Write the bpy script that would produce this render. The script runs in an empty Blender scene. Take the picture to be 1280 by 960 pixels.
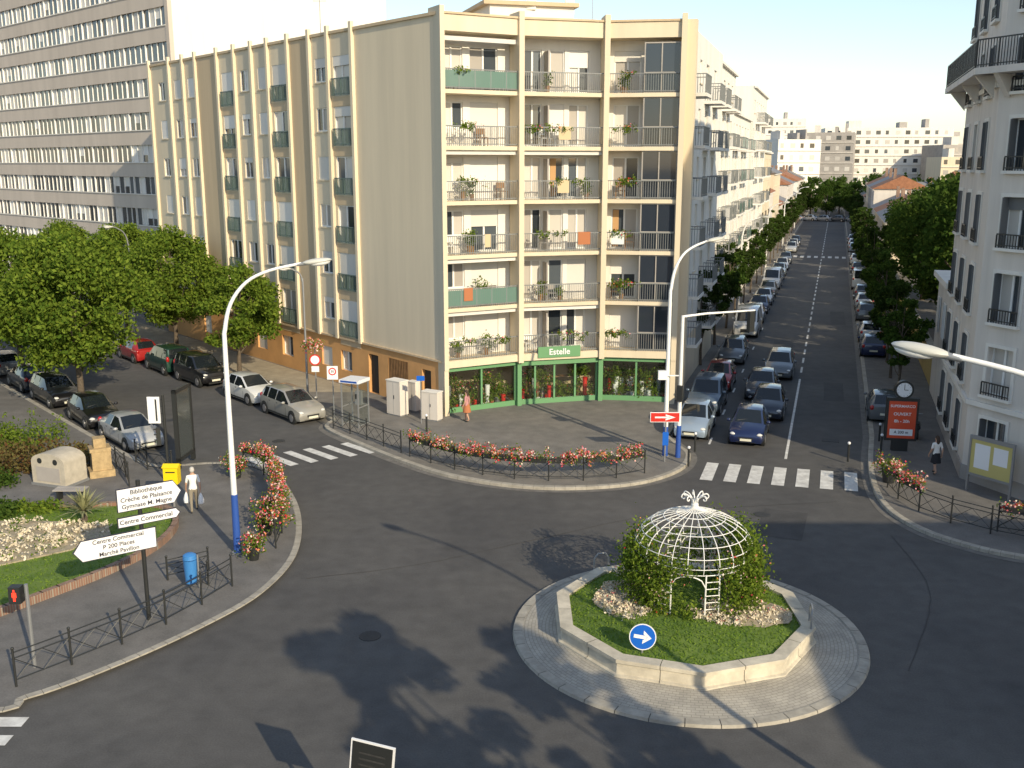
import bpy,bmesh,math,random
import numpy as np
from mathutils import Matrix,Vector
random.seed(11); rng=np.random.default_rng(11)
scn=bpy.context.scene
# ---------------------------------------------------------------- materials
def mat(name,col,rough=.8,metal=0,ns=None,na=.25,bump=None,coat=0,col2=None,isl=False,spec=.5,det=5,streak=False):
    m=bpy.data.materials.new(name); m.use_nodes=True
    nt=m.node_tree; b=nt.nodes['Principled BSDF']
    b.inputs['Roughness'].default_value=rough; b.inputs['Metallic'].default_value=metal
    b.inputs['Coat Weight'].default_value=coat; b.inputs['Coat Roughness'].default_value=.05
    b.inputs['Specular IOR Level'].default_value=spec
    c=(*col,1); b.inputs['Base Color'].default_value=c
    if ns or isl or col2:
        c2=(*col2,1) if col2 else tuple(x*(1-na) for x in col)+(1,)
        mx=nt.nodes.new('ShaderNodeMix'); mx.data_type='RGBA'
        mx.inputs[6].default_value=c; mx.inputs[7].default_value=c2
        if isl:
            ge=nt.nodes.new('ShaderNodeNewGeometry'); nt.links.new(ge.outputs['Random Per Island'],mx.inputs[0])
        else:
            tc=nt.nodes.new('ShaderNodeTexCoord'); n=nt.nodes.new('ShaderNodeTexNoise')
            n.inputs['Scale'].default_value=ns or 1; n.inputs['Detail'].default_value=det; n.inputs['Roughness'].default_value=.65
            r=nt.nodes.new('ShaderNodeMapRange'); r.inputs[1].default_value=.32; r.inputs[2].default_value=.68
            nt.links.new(tc.outputs['Object'],n.inputs['Vector']); nt.links.new(n.outputs[0],r.inputs[0]); nt.links.new(r.outputs[0],mx.inputs[0])
            if streak:
                mp=nt.nodes.new('ShaderNodeMapping'); mp.inputs['Scale'].default_value=(3,3,.22); nt.links.new(tc.outputs['Object'],mp.inputs[0]); nt.links.new(mp.outputs[0],n.inputs['Vector'])
        nt.links.new(mx.outputs[2],b.inputs['Base Color'])
    if bump:
        tc=nt.nodes.new('ShaderNodeTexCoord'); n=nt.nodes.new('ShaderNodeTexNoise'); n.inputs['Scale'].default_value=bump[0]; n.inputs['Detail'].default_value=4
        bp=nt.nodes.new('ShaderNodeBump'); bp.inputs['Strength'].default_value=bump[1]; bp.inputs['Distance'].default_value=.02
        nt.links.new(tc.outputs['Object'],n.inputs['Vector']); nt.links.new(n.outputs[0],bp.inputs['Height']); nt.links.new(bp.outputs[0],b.inputs['Normal'])
    return m
def leafmat(name,c1,c2,tr=.35):
    m=bpy.data.materials.new(name); m.use_nodes=True; nt=m.node_tree; nt.nodes.clear()
    o=nt.nodes.new('ShaderNodeOutputMaterial'); d=nt.nodes.new('ShaderNodeBsdfDiffuse'); t=nt.nodes.new('ShaderNodeBsdfTranslucent'); x=nt.nodes.new('ShaderNodeMixShader')
    x.inputs[0].default_value=tr
    ge=nt.nodes.new('ShaderNodeNewGeometry'); mx=nt.nodes.new('ShaderNodeMix'); mx.data_type='RGBA'
    mx.inputs[6].default_value=(*c1,1); mx.inputs[7].default_value=(*c2,1)
    nt.links.new(ge.outputs['Random Per Island'],mx.inputs[0])
    nt.links.new(mx.outputs[2],d.inputs[0]); nt.links.new(mx.outputs[2],t.inputs[0])
    nt.links.new(d.outputs[0],x.inputs[1]); nt.links.new(t.outputs[0],x.inputs[2]); nt.links.new(x.outputs[0],o.inputs[0])
    return m
def rampmat(name,cols,tr=.2):
    m=leafmat(name,(1,1,1),(1,1,1),tr); nt=m.node_tree
    ge=[n for n in nt.nodes if n.type=='NEW_GEOMETRY'][0]
    r=nt.nodes.new('ShaderNodeValToRGB'); r.color_ramp.interpolation='CONSTANT'
    e=r.color_ramp.elements; e[0].color=(*cols[0],1); e[0].position=0; e[1].color=(*cols[1],1); e[1].position=1/len(cols)
    for i in range(2,len(cols)):
        k=e.new(i/len(cols)); k.color=(*cols[i],1)
    nt.links.new(ge.outputs['Random Per Island'],r.inputs[0])
    for n in nt.nodes:
        if n.type in('BSDF_DIFFUSE','BSDF_TRANSLUCENT'): nt.links.new(r.outputs[0],n.inputs[0])
    return m
def asphalt(name,a,b_,sc=.12,lo=.78,hi=1.22):
    m=bpy.data.materials.new(name); m.use_nodes=True; nt=m.node_tree; b=nt.nodes['Principled BSDF']; L=nt.links.new
    b.inputs['Roughness'].default_value=.85
    tc=nt.nodes.new('ShaderNodeTexCoord')
    n1=nt.nodes.new('ShaderNodeTexNoise'); n1.inputs['Scale'].default_value=sc; n1.inputs['Detail'].default_value=8; n1.inputs['Roughness'].default_value=.6; n1.inputs['Distortion'].default_value=.3
    n2=nt.nodes.new('ShaderNodeTexNoise'); n2.inputs['Scale'].default_value=22; n2.inputs['Detail'].default_value=6
    n3=nt.nodes.new('ShaderNodeTexNoise'); n3.inputs['Scale'].default_value=1.7; n3.inputs['Detail'].default_value=7
    for n in(n1,n2,n3): L(tc.outputs['Object'],n.inputs['Vector'])
    r=nt.nodes.new('ShaderNodeMapRange'); r.inputs[1].default_value=.3; r.inputs[2].default_value=.7
    L(n1.outputs[0],r.inputs[0])
    mx=nt.nodes.new('ShaderNodeMix'); mx.data_type='RGBA'; mx.inputs[6].default_value=(*a,1); mx.inputs[7].default_value=(*b_,1); L(r.outputs[0],mx.inputs[0])
    h=nt.nodes.new('ShaderNodeMath'); h.operation='ADD'; L(n2.outputs[0],h.inputs[0]); L(n3.outputs[0],h.inputs[1])
    r2=nt.nodes.new('ShaderNodeMapRange'); r2.inputs[1].default_value=.7; r2.inputs[2].default_value=1.3; r2.inputs[3].default_value=lo; r2.inputs[4].default_value=hi
    L(h.outputs[0],r2.inputs[0])
    vm=nt.nodes.new('ShaderNodeVectorMath'); vm.operation='SCALE'; L(mx.outputs[2],vm.inputs[0]); L(r2.outputs[0],vm.inputs['Scale'])
    L(vm.outputs[0],b.inputs['Base Color'])
    bp=nt.nodes.new('ShaderNodeBump'); bp.inputs['Strength'].default_value=.3; bp.inputs['Distance'].default_value=.01; L(n2.outputs[0],bp.inputs['Height']); L(bp.outputs[0],b.inputs['Normal'])
    return m
def brickmat(name,c1,c2,mo,w,h,rough=.85,radial=None):
    m=bpy.data.materials.new(name); m.use_nodes=True; nt=m.node_tree; b=nt.nodes['Principled BSDF']; L=nt.links.new
    b.inputs['Roughness'].default_value=rough
    tc=nt.nodes.new('ShaderNodeTexCoord'); t=nt.nodes.new('ShaderNodeTexBrick'); 
    if radial:
        sb=nt.nodes.new('ShaderNodeVectorMath'); sb.operation='SUBTRACT'; sb.inputs[1].default_value=(*radial,0); L(tc.outputs['Object'],sb.inputs[0])
        gr=nt.nodes.new('ShaderNodeSeparateXYZ'); L(sb.outputs[0],gr.inputs[0])
        at=nt.nodes.new('ShaderNodeMath'); at.operation='ARCTAN2'; L(gr.outputs[1],at.inputs[0]); L(gr.outputs[0],at.inputs[1])
        ml=nt.nodes.new('ShaderNodeMath'); ml.operation='MULTIPLY'; ml.inputs[1].default_value=4.2; L(at.outputs[0],ml.inputs[0])
        ln=nt.nodes.new('ShaderNodeVectorMath'); ln.operation='LENGTH'; cmb0=nt.nodes.new('ShaderNodeCombineXYZ'); L(gr.outputs[0],cmb0.inputs[0]); L(gr.outputs[1],cmb0.inputs[1]); L(cmb0.outputs[0],ln.inputs[0])
        cm=nt.nodes.new('ShaderNodeCombineXYZ'); L(ml.outputs[0],cm.inputs[0]); L(ln.outputs['Value'],cm.inputs[1]); L(cm.outputs[0],t.inputs['Vector'])
    else: L(tc.outputs['Object'],t.inputs['Vector'])
    t.inputs['Color1'].default_value=(*c1,1); t.inputs['Color2'].default_value=(*c2,1); t.inputs['Mortar'].default_value=(*mo,1)
    t.inputs['Scale'].default_value=1; t.inputs['Brick Width'].default_value=w; t.inputs['Row Height'].default_value=h; t.inputs['Mortar Size'].default_value=.008
    n=nt.nodes.new('ShaderNodeTexNoise'); n.inputs['Scale'].default_value=1.5; n.inputs['Detail'].default_value=6; L(tc.outputs['Object'],n.inputs['Vector'])
    r=nt.nodes.new('ShaderNodeMapRange'); r.inputs[3].default_value=.6; r.inputs[4].default_value=1.4; L(n.outputs[0],r.inputs[0])
    vm=nt.nodes.new('ShaderNodeVectorMath'); vm.operation='SCALE'; L(t.outputs[0],vm.inputs[0]); L(r.outputs[0],vm.inputs['Scale']); L(vm.outputs[0],b.inputs['Base Color'])
    return m
def glassthin(name):
    m=bpy.data.materials.new(name); m.use_nodes=True; nt=m.node_tree; nt.nodes.clear(); L=nt.links.new
    o=nt.nodes.new('ShaderNodeOutputMaterial'); t=nt.nodes.new('ShaderNodeBsdfTransparent'); g=nt.nodes.new('ShaderNodeBsdfGlossy'); x=nt.nodes.new('ShaderNodeMixShader')
    t.inputs[0].default_value=(.88,.92,.90,1); g.inputs['Roughness'].default_value=.02; x.inputs[0].default_value=.08
    L(t.outputs[0],x.inputs[1]); L(g.outputs[0],x.inputs[2]); L(x.outputs[0],o.inputs[0]); return m
M_ASPH=asphalt('asphalt',(.066,.065,.066),(.104,.101,.097),.16,.80,1.2)
M_PAVE=asphalt('pavement_grey',(.155,.15,.14),(.21,.195,.175),.4)
M_PAVEB=asphalt('pavement_beige',(.38,.33,.25),(.30,.265,.20),.5)
M_PAVED=asphalt('pavement_dark',(.13,.126,.12),(.175,.165,.155),.4)
M_GROUND=asphalt('ground_earth',(.12,.12,.09),(.18,.16,.12),.05)
M_KERB=mat('kerb_stone',(.44,.41,.35),.85,ns=2.5,na=.35,bump=(20,.3))
M_WHITEP=mat('road_paint',(.80,.80,.77),.7,ns=2.5,col2=(.48,.47,.45),det=10)
M_RING=brickmat('ring_pavers',(.42,.39,.33),(.36,.335,.29),(.25,.235,.20),.2,.1,radial=(4.95,26.2))
M_STONE=mat('planter_stone',(.68,.62,.50),.85,ns=1.6,na=.38,bump=(12,.3),det=9)
M_GRASS=mat('grass',(.09,.16,.025),.95,ns=1.2,col2=(.15,.22,.04),bump=(60,.6))
M_BLADE=leafmat('grass_blades',(.10,.19,.02),(.22,.31,.05),.3)
M_SOIL=mat('soil',(.46,.39,.28),.95,ns=6,na=.4,bump=(30,.6))
M_BRICK=brickmat('brick',(.28,.15,.10),(.21,.12,.085),(.3,.27,.22),.22,.07)
M_CREAM=mat('cream_render',(.72,.62,.46),.9,ns=.35,na=.12,bump=(40,.08),streak=True)
M_CREAMD=mat('beige_render',(.60,.47,.31),.9,ns=.35,na=.14,bump=(40,.08),streak=True)
M_OCHRE=mat('ochre_render',(.70,.38,.15),.9,ns=.6,na=.2)
M_WHITE=mat('white_render',(.80,.77,.71),.9,ns=.4,na=.12,streak=True)
M_WHITE2=mat('pale_render',(.70,.65,.59),.9,ns=.5,na=.16,streak=True)
M_GREYW=mat('grey_render',(.42,.39,.36),.9,ns=.5,na=.25)
M_PINK=mat('pinkish_concrete',(.58,.51,.44),.9,ns=.3,na=.15,streak=True)
M_GLASS=mat('window_glass',(.018,.022,.028),.06,isl=True,col2=(.10,.12,.14),spec=.7)
M_CURT=mat('curtain',(.66,.63,.58),.6,isl=True,col2=(.34,.31,.28),coat=.5)
M_FRAME=mat('window_frame_white',(.78,.78,.76),.5)
M_SHUT=mat('roller_shutter',(.76,.74,.70),.6,isl=True,col2=(.60,.58,.54))
M_SHUTD=mat('dark_shutter',(.10,.11,.12),.6,isl=True,col2=(.17,.17,.17))
M_RAILW=mat('rail_grey',(.20,.21,.21),.5)
M_RAILGM=mat('rail_green_grey',(.11,.16,.14),.5)
M_RAILG=mat('green_panel',(.10,.20,.16),.35,isl=True,col2=(.16,.26,.22),coat=.4)
M_BLACK=mat('black_metal',(.025,.027,.027),.45)
M_GREEN=mat('shop_green',(.13,.30,.14),.5)
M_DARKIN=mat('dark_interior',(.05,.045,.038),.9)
M_TGLASS=glassthin('clear_glass')
M_LEAF=leafmat('leaf_green',(.07,.13,.018),(.21,.28,.04))
M_LEAF2=leafmat('leaf_dark',(.035,.075,.015),(.095,.15,.03))
M_LEAF3=leafmat('leaf_deep',(.022,.045,.012),(.07,.105,.024))
M_LEAFR=leafmat('leaf_russet',(.13,.06,.03),(.17,.17,.06))
M_LEAFP=leafmat('leaf_pale',(.58,.51,.37),(.80,.72,.58),.1)
M_FLOW=rampmat('flower_petals',[(.66,.04,.05),(.74,.20,.20),(.82,.38,.42),(.82,.72,.62),(.66,.08,.12),(.78,.30,.12),(.80,.48,.45)])
M_BARK=mat('bark',(.14,.11,.08),.9,ns=8,na=.5,bump=(15,.6))
M_WMETAL=mat('white_metal',(.82,.82,.80),.4)
M_BLUE=mat('blue_paint',(.03,.09,.36),.4)
M_BLUES=mat('sign_blue',(.01,.12,.55),.35)
M_RED=mat('red_paint',(.6,.03,.02),.4)
M_REDL=mat('red_lit',(.9,.05,.02),.4); M_REDL.node_tree.nodes['Principled BSDF'].inputs['Emission Color'].default_value=(1,.04,.02,1); M_REDL.node_tree.nodes['Principled BSDF'].inputs['Emission Strength'].default_value=1.5
M_YEL=mat('yellow_paint',(.85,.62,.01),.4)
M_SIGNW=mat('sign_white',(.80,.81,.83),.4)
M_TXT=mat('sign_text',(.03,.03,.05),.6)
M_GREYM=mat('grey_metal',(.30,.31,.32),.4,metal=.4)
M_IRON=mat('cast_iron',(.05,.05,.05),.7,ns=12,na=.4)
M_RUB=mat('rubber',(.018,.018,.018),.8)
M_ALU=mat('alloy',(.5,.5,.52),.3,metal=.8)
M_CGL=mat('car_glass',(.012,.016,.02),.03,spec=.8)
M_LAMP=mat('lamp_glass',(.75,.75,.72),.1,coat=1)
M_TAIL=mat('tail_lamp',(.4,.01,.01),.15,coat=1)
M_PLATE=mat('plate',(.7,.68,.55),.5)
M_ROOF=mat('red_tile',(.38,.17,.09),.9,ns=2,na=.35)
M_ZINC=mat('roof_grey',(.24,.24,.25),.7,ns=1,na=.3)
M_WOOD=mat('wood',(.32,.18,.08),.7,ns=3,na=.4)
M_SKIN=mat('skin',(.50,.30,.21),.6)
M_CONC=mat('pale_concrete',(.52,.47,.38),.85,ns=3,na=.25)
M_HOUS=mat('lamp_housing',(.55,.55,.50),.4)
M_TAR=mat('tar_seal',(.046,.045,.045),.7)
# ---------------------------------------------------------------- builder
def mk_mesh(name,v,f,m,smooth=False,recalc=True):
    me=bpy.data.meshes.new(name); me.from_pydata([tuple(p) for p in v],[],f)
    if recalc:
        bm=bmesh.new(); bm.from_mesh(me); bmesh.ops.recalc_face_normals(bm,faces=bm.faces)
        if smooth:
            for q in bm.faces: q.smooth=True
            for e in bm.edges:
                if len(e.link_faces)==2 and e.calc_face_angle(0)>.7: e.smooth=False
        bm.to_mesh(me); bm.free()
    me.materials.append(m); me.update(); return me
class Part:
    def __init__(s,g,m,smooth): s.g=g;s.m=m;s.v=[];s.f=[];s.smooth=smooth
    def add(s,vs,fs):
        o=len(s.v); T=s.g.T
        for p in vs: s.v.append(T@Vector(p))
        for q in fs: s.f.append(tuple(i+o for i in q))
    def box(s,x0,x1,y0,y1,z0,z1):
        s.add([(x0,y0,z0),(x1,y0,z0),(x1,y1,z0),(x0,y1,z0),(x0,y0,z1),(x1,y0,z1),(x1,y1,z1),(x0,y1,z1)],
              [(0,3,2,1),(4,5,6,7),(0,1,5,4),(1,2,6,5),(2,3,7,6),(3,0,4,7)])
    def cb(s,c,sx,sy,sz): s.box(c[0]-sx/2,c[0]+sx/2,c[1]-sy/2,c[1]+sy/2,c[2]-sz/2,c[2]+sz/2)
    def quad(s,a,b,c,d): s.add([a,b,c,d],[(0,1,2,3)])
    def prism(s,pts,z0,z1,bottom=True):
        n=len(pts); s.add([(p[0],p[1],z0) for p in pts]+[(p[0],p[1],z1) for p in pts],
           [tuple(range(n,2*n))]+([tuple(range(n-1,-1,-1))] if bottom else [])+[(i,(i+1)%n,n+(i+1)%n,n+i) for i in range(n)])
    def tube(s,pts,rad,n=8,caps=True):
        pts=[Vector(p) for p in pts]; 
        if not hasattr(rad,'__len__'): rad=[rad]*len(pts)
        vs=[];fs=[]; prev=None
        for i,p in enumerate(pts):
            d=(pts[min(i+1,len(pts)-1)]-pts[max(i-1,0)])
            if d.length<1e-9: d=Vector((0,0,1))
            d.normalize()
            if prev is None:
                a=Vector((0,0,1)) if abs(d.z)<.9 else Vector((1,0,0)); u=d.cross(a).normalized()
            else:
                u=prev-d*prev.dot(d)
                u=u.normalized() if u.length>1e-6 else d.orthogonal().normalized()
            prev=u; w=d.cross(u)
            for k in range(n):
                t=2*math.pi*k/n; vs.append(p+(u*math.cos(t)+w*math.sin(t))*rad[i])
        for i in range(len(pts)-1):
            for k in range(n): fs.append((i*n+k,i*n+(k+1)%n,(i+1)*n+(k+1)%n,(i+1)*n+k))
        if caps: fs.append(tuple(range(n-1,-1,-1))); fs.append(tuple(range((len(pts)-1)*n,len(pts)*n)))
        s.add(vs,fs)
    def ell(s,c,rx,ry,rz,nu=12,nv=7):
        vs=[(c[0],c[1],c[2]-rz)];fs=[]
        for j in range(1,nv):
            ph=-math.pi/2+math.pi*j/nv
            for i in range(nu):
                t=2*math.pi*i/nu; vs.append((c[0]+rx*math.cos(ph)*math.cos(t),c[1]+ry*math.cos(ph)*math.sin(t),c[2]+rz*math.sin(ph)))
        vs.append((c[0],c[1],c[2]+rz)); L=len(vs)-1
        for i in range(nu):
            fs.append((0,1+(i+1)%nu,1+i)); fs.append((L,L-nu+i,L-nu+(i+1)%nu))
        for j in range(nv-2):
            for i in range(nu): a=1+j*nu; fs.append((a+i,a+(i+1)%nu,a+nu+(i+1)%nu,a+nu+i))
        s.add(vs,fs)
def link(o): scn.collection.objects.link(o); return o
def leaf_mesh(name,C,size,m,flat=.6):
    C=np.asarray(C,float).reshape(-1,3); N=len(C)
    u=rng.normal(size=(N,3)); u/=np.linalg.norm(u,axis=1)[:,None]; w=rng.normal(size=(N,3)); w-=u*(u*w).sum(1)[:,None]; w/=np.linalg.norm(w,axis=1)[:,None]
    s=(size*rng.uniform(.6,1.3,N))[:,None]; a=u*s; b=w*s*flat
    V=np.stack([C-a,C-b,C+a,C+b],1).reshape(-1,3)
    me=bpy.data.meshes.new(name); me.vertices.add(4*N); me.loops.add(4*N); me.polygons.add(N)
    me.vertices.foreach_set('co',V.ravel().astype(np.float32)); me.loops.foreach_set('vertex_index',np.arange(4*N,dtype=np.int32))
    me.polygons.foreach_set('loop_start',np.arange(0,4*N,4,dtype=np.int32)); me.update(calc_edges=True); me.validate(); me.materials.append(m); return me
class Grp:
    def __init__(s,name): s.name=name; s.parts={}; s.T=Matrix.Identity(4); s.extra=[]
    def p(s,name,m,smooth=False):
        k=(name,m.name)
        if k not in s.parts: s.parts[k]=Part(s,m,smooth)
        return s.parts[k]
    def leaf(s,name,m,C,size,flat=.6): s.extra.append((name,leaf_mesh(name,C,size,m,flat),Matrix.Identity(4)))
    def text(s,txt,size,pos,n,m,ext=.004,sx=1):
        c=bpy.data.curves.new('lettering','FONT'); c.body=txt; c.size=size; c.align_x='CENTER'; c.align_y='CENTER'; c.extrude=ext; c.offset=size*.015; c.materials.append(m)
        n=Vector(n).normalized(); r=(-n).cross(Vector((0,0,1))).normalized(); up=n.cross(r)
        M=Matrix(((r.x*sx,up.x,n.x,pos[0]),(r.y*sx,up.y,n.y,pos[1]),(r.z*sx,up.z,n.z,pos[2]),(0,0,0,1)))
        s.extra.append(('lettering',c,M))
    def done(s,loc=(0,0,0),rz=0,sc=1):
        e=link(bpy.data.objects.new(s.name,None)); e.location=loc; e.rotation_euler=(0,0,rz); e.scale=(sc,)*3; e.empty_display_size=.2
        for (nm,_),p in s.parts.items():
            if not p.f: continue
            o=link(bpy.data.objects.new(nm,mk_mesh(nm,p.v,p.f,p.m,p.smooth))); o.parent=e
        for nm,me,M in s.extra:
            o=link(bpy.data.objects.new(nm,me)); o.parent=e; o.matrix_local=M
        return e
def single(name,m,fn,smooth=False):
    g=Grp(name); p=Part(g,m,smooth); fn(p)
    return link(bpy.data.objects.new(name,mk_mesh(name,p.v,p.f,m,smooth)))
def frame(ox,oy,dx,dy,nx=None,ny=None,z=0):
    l=math.hypot(dx,dy); dx/=l;dy/=l
    if nx is None: nx,ny=dy,-dx
    l=math.hypot(nx,ny); nx/=l;ny/=l
    return Matrix(((dx,nx,0,ox),(dy,ny,0,oy),(0,0,1,z),(0,0,0,1)))
def SP(w,s): return (.9528*w+.3037*s,-.3037*w+.9528*s)
def LP(o,s): return (-.755*o-.656*s,-.656*o+.755*s)
def smooth_line(pts,k=5):
    out=[]
    P=[pts[0]]+list(pts)+[pts[-1]]
    for i in range(1,len(P)-2):
        p0,p1,p2,p3=[np.array(P[j][:2],float) for j in(i-1,i,i+1,i+2)]
        for t in range(k):
            t/=k; out.append(tuple(.5*((2*p1)+(-p0+p2)*t+(2*p0-5*p1+4*p2-p3)*t*t+(-p0+3*p1-3*p2+p3)*t**3)))
    out.append(tuple(pts[-1][:2])); return out
def resample(pts,step):
    out=[tuple(pts[0])]; acc=0
    for a,b in zip(pts[:-1],pts[1:]):
        L=math.dist(a,b); t=step-acc
        while t<=L: out.append((a[0]+(b[0]-a[0])*t/L,a[1]+(b[1]-a[1])*t/L)); t+=step
        acc=(acc+L)%step
    return out
# ---------------------------------------------------------------- ground
single('ground',M_GROUND,lambda p:p.quad((-2500,-2500,-.03),(2500,-2500,-.03),(2500,2500,-.03),(-2500,2500,-.03)))
def roads(p):
    p.prism([(-90,-2),(60,-2),(60,32),(24,36),(16,60),(-4,62),(-12,66),(-90,62)],-.02,0,False)
    a=[SP(-7.6,43),SP(3.2,43),SP(3.2,520),SP(-7.6,520)]; p.quad(*[(x,y,.004) for x,y in a])
    a=[LP(-27,42),LP(-14.8,42),LP(-14.8,160),LP(-27,160)]; p.quad(*[(x,y,.004) for x,y in a])
single('road',M_ASPH,roads)
kc=smooth_line([LP(-25.9,140),LP(-25.9,60),(-9.3,50.0)],2)[:-1]+smooth_line([(-9.3,50.0),(-9.3,48.3),(-6.94,45.1),(-5,42.8),(-2.72,40.6),(0,39.2),(2.6,38.9),(5.3,39.6),(7.27,41.4),(8.1,43.6),(7.9,45.2),SP(-7,47)],6)+[SP(-7,120),SP(-7,520)]
kr=[SP(2.3,520),SP(2.3,120)]+smooth_line([SP(2.3,50),(15.4,41.4),(14.4,37.2),(14.6,34.6),(15.6,32.8),(17.4,31.4),(22,29.5),(60,22)],6)
kl=[LP(-15.2,140),LP(-15.2,80)]+smooth_line([LP(-15.2,50),(-17.7,43.7),(-15.5,41.8),(-13,42.2),(-10.7,41.4),(-9.05,38.2),(-8,35),(-7.5,31.6),(-7.9,28.7),(-8.96,26.5),(-10.4,24.4),(-12.1,22.6),(-14,21.9),(-30,22)],6)+[(-90,24)]
single('pavement',M_PAVE,lambda p:p.prism(kc+[SP(-40,520),(-60,200),LP(-70,140)],-.02,.125,False))
single('pavement_beige',M_PAVEB,lambda p:p.quad(*[(x,y,.130) for x,y in (LP(-26.15,52),LP(-30.6,48),LP(-30.6,120),LP(-26.15,120))]))
single('pavement',M_PAVED,lambda p:p.prism(kr+[(80,22),(90,200),SP(60,520)],-.02,.125,False))
single('pavement',M_PAVED,lambda p:p.prism(kl+[(-120,24),(-140,90)],-.02,.125,False))
single('pavement',M_PAVED,lambda p:p.prism([(-90,-2),(60,-2),(60,12),(14,16.6),(-20,16.6),(-90,12)],-.02,.125,False))
def offs(pts,side):
    P=[np.array(a) for a in pts]; n=len(P); off=[]
    for i in range(n):
        d=P[min(i+1,n-1)]-P[max(i-1,0)]; d=d/np.linalg.norm(d); off.append(np.array((-d[1],d[0]))*side)
    return P,off
def kerb(p,pts,side,w=.22):
    Q=[pts[0]]
    for a,b in zip(pts[:-1],pts[1:]):
        L=math.dist(a,b); k=max(1,min(60,int(L/1.0)))
        for j in range(1,k+1): Q.append((a[0]+(b[0]-a[0])*j/k,a[1]+(b[1]-a[1])*j/k))
    P,off=offs(Q,side)
    for i in range(len(P)-1):
        e=(P[i+1]-P[i]); e=e/np.linalg.norm(e)*.006
        a,b=P[i]+e-off[i]*.004,P[i+1]-e-off[i+1]*.004; c,d=P[i+1]-e+off[i+1]*w,P[i]+e+off[i]*w
        p.add([(*a,-.02),(*b,-.02),(*b,.125),(*a,.125),(*(b+off[i+1]*.025),.14),(*(a+off[i]*.025),.14),(*c,.14),(*d,.14),(*c,.1),(*d,.1)],[(0,1,2,3),(3,2,4,5),(5,4,6,7),(7,6,8,9)])
for q in(kc,kr,kl): single('kerb',M_KERB,lambda p:kerb(p,q,1))
def gut(p):
    for pts in(kc,kr,kl):
        P,off=offs(pts,-1)
        for i in range(len(P)-1): p.quad((*(P[i]+off[i]*.01),.010),(*(P[i+1]+off[i+1]*.01),.010),(*(P[i+1]+off[i+1]*.3),.010),(*(P[i]+off[i]*.3),.010))
single('gutter',mat('gutter',(.20,.19,.175),.85,ns=3,na=.4),gut)
def marks(p):
    def st(o,d,l,w,z=.014):
        d=Vector((*d,0)).normalized(); n=Vector((-d.y,d.x,0)); o=Vector((*o,z))
        p.quad(o-d*l/2-n*w/2,o+d*l/2-n*w/2,o+d*l/2+n*w/2,o-d*l/2+n*w/2)
    R=(.3037,.9528)
    for i in range(7): st(SP(-4.45+i*.97,42.1+i*.06),R,2.6,.52)
    for i in range(6):
        t=i/5; st((-11.2+t*4.0,42.7+t*2.4),(-.70,.71),2.3,.42)
    st((-13.8,41.0),(-.8,.4),1.6,.35)
    for i in range(8): st((-13.9,21.55-i*.78),(1,0.0),4.6,.42)
    st(SP(-1.4,54),R,18,.12)
    s=66
    while s<135: st(SP(-1.4,s),R,1.9,.13); s+=3.3
    while s<330: st(SP(-1.4,s),R,3,.13); s+=5
    for i in range(9): st(SP(-6+i*.95,150),R,3,.5)
    for k in (47,53.0,58.6,64.5,73,82): st(SP(-4.98,k),R,1.2,.1)
single('road_markings',M_WHITEP,marks)
def patches(p):
    for o,l,w,a in((SP(.6,60),5,1.1,17),(SP(-3,75),4,1.4,17),((10,35),3,1.6,20),(SP(.8,90),8,1.2,17)):
        a=math.radians(90-a); d=Vector((math.cos(a),math.sin(a),0)); n=Vector((-d.y,d.x,0)); o=Vector((*o,.009))
        p.quad(o-d*l/2-n*w/2,o+d*l/2-n*w/2,o+d*l/2+n*w/2,o-d*l/2+n*w/2)
single('road_patch',asphalt('asphalt_patch',(.055,.055,.056),(.068,.067,.067),.5),patches)
def tar(p):
    for pts in([(-6.6,30),(-3,31.2),(1,33.5),(6,36.2),(13,37.5)],[SP(-1.2,48),SP(-1.15,80),SP(-1.2,120)],[(10.4,24),(13,29),(13.6,34)]):
        P,off=offs(resample(smooth_line(pts,8),.5),1); wob=rng.normal(size=len(P))*.012
        for i in range(len(P)-1): p.quad((*(P[i]+off[i]*(wob[i]-.012)),.012),(*(P[i+1]+off[i+1]*(wob[i+1]-.012)),.012),(*(P[i+1]+off[i+1]*(wob[i+1]+.012)),.012),(*(P[i]+off[i]*(wob[i]+.012)),.012))
single('tar_seams',M_TAR,tar)
def manh(p):
    for x,y in((9.5,36),(-4,26),(11.3,47.5),(-11.2,46.3)): 
        p.prism([(x+.31*math.cos(i*.3927),y+.31*math.sin(i*.3927)) for i in range(16)],.0,.016,False)
    x,y=0,44.5; p.prism([(x+.31*math.cos(i*.3927),y+.31*math.sin(i*.3927)) for i in range(16)],.0,.131,False)
    a=[SP(.1,48.6),SP(.9,48.6),SP(.9,49.1),SP(.1,49.1)]; p.prism(a,0,.018,False)
single('manhole_cover',M_IRON,manh)
# ---------------------------------------------------------------- roundabout
CX,CY=4.95,26.2
def ringf(p):
    n=72
    for i in range(n):
        a,b=2*math.pi*i/n,2*math.pi*(i+1)/n
        def q(r,t,z): return (CX+r*math.cos(t),CY+r*math.sin(t),z)
        p.quad(q(4.66,a,.07),q(4.66,b,.07),q(3.3,b,.17),q(3.3,a,.17))
single('roundabout_paving',M_RING,ringf)
def ringk(p):
    n=36
    for i in range(n):
        a,b=2*math.pi*i/n,2*math.pi*(i+1)/n-.004
        m=(a+b)/2
        def q(r,t,z): return (CX+r*math.cos(t),CY+r*math.sin(t),z)
        for u,v in((a,m),(m,b)):
            p.add([q(4.93,u,0),q(4.93,v,0),q(4.9,v,.075),q(4.9,u,.075),q(4.64,v,.085),q(4.64,u,.085)],[(0,1,2,3),(3,2,4,5)])
single('kerb',M_KERB,ringk)
PX,PY=4.82,26.45
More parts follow.
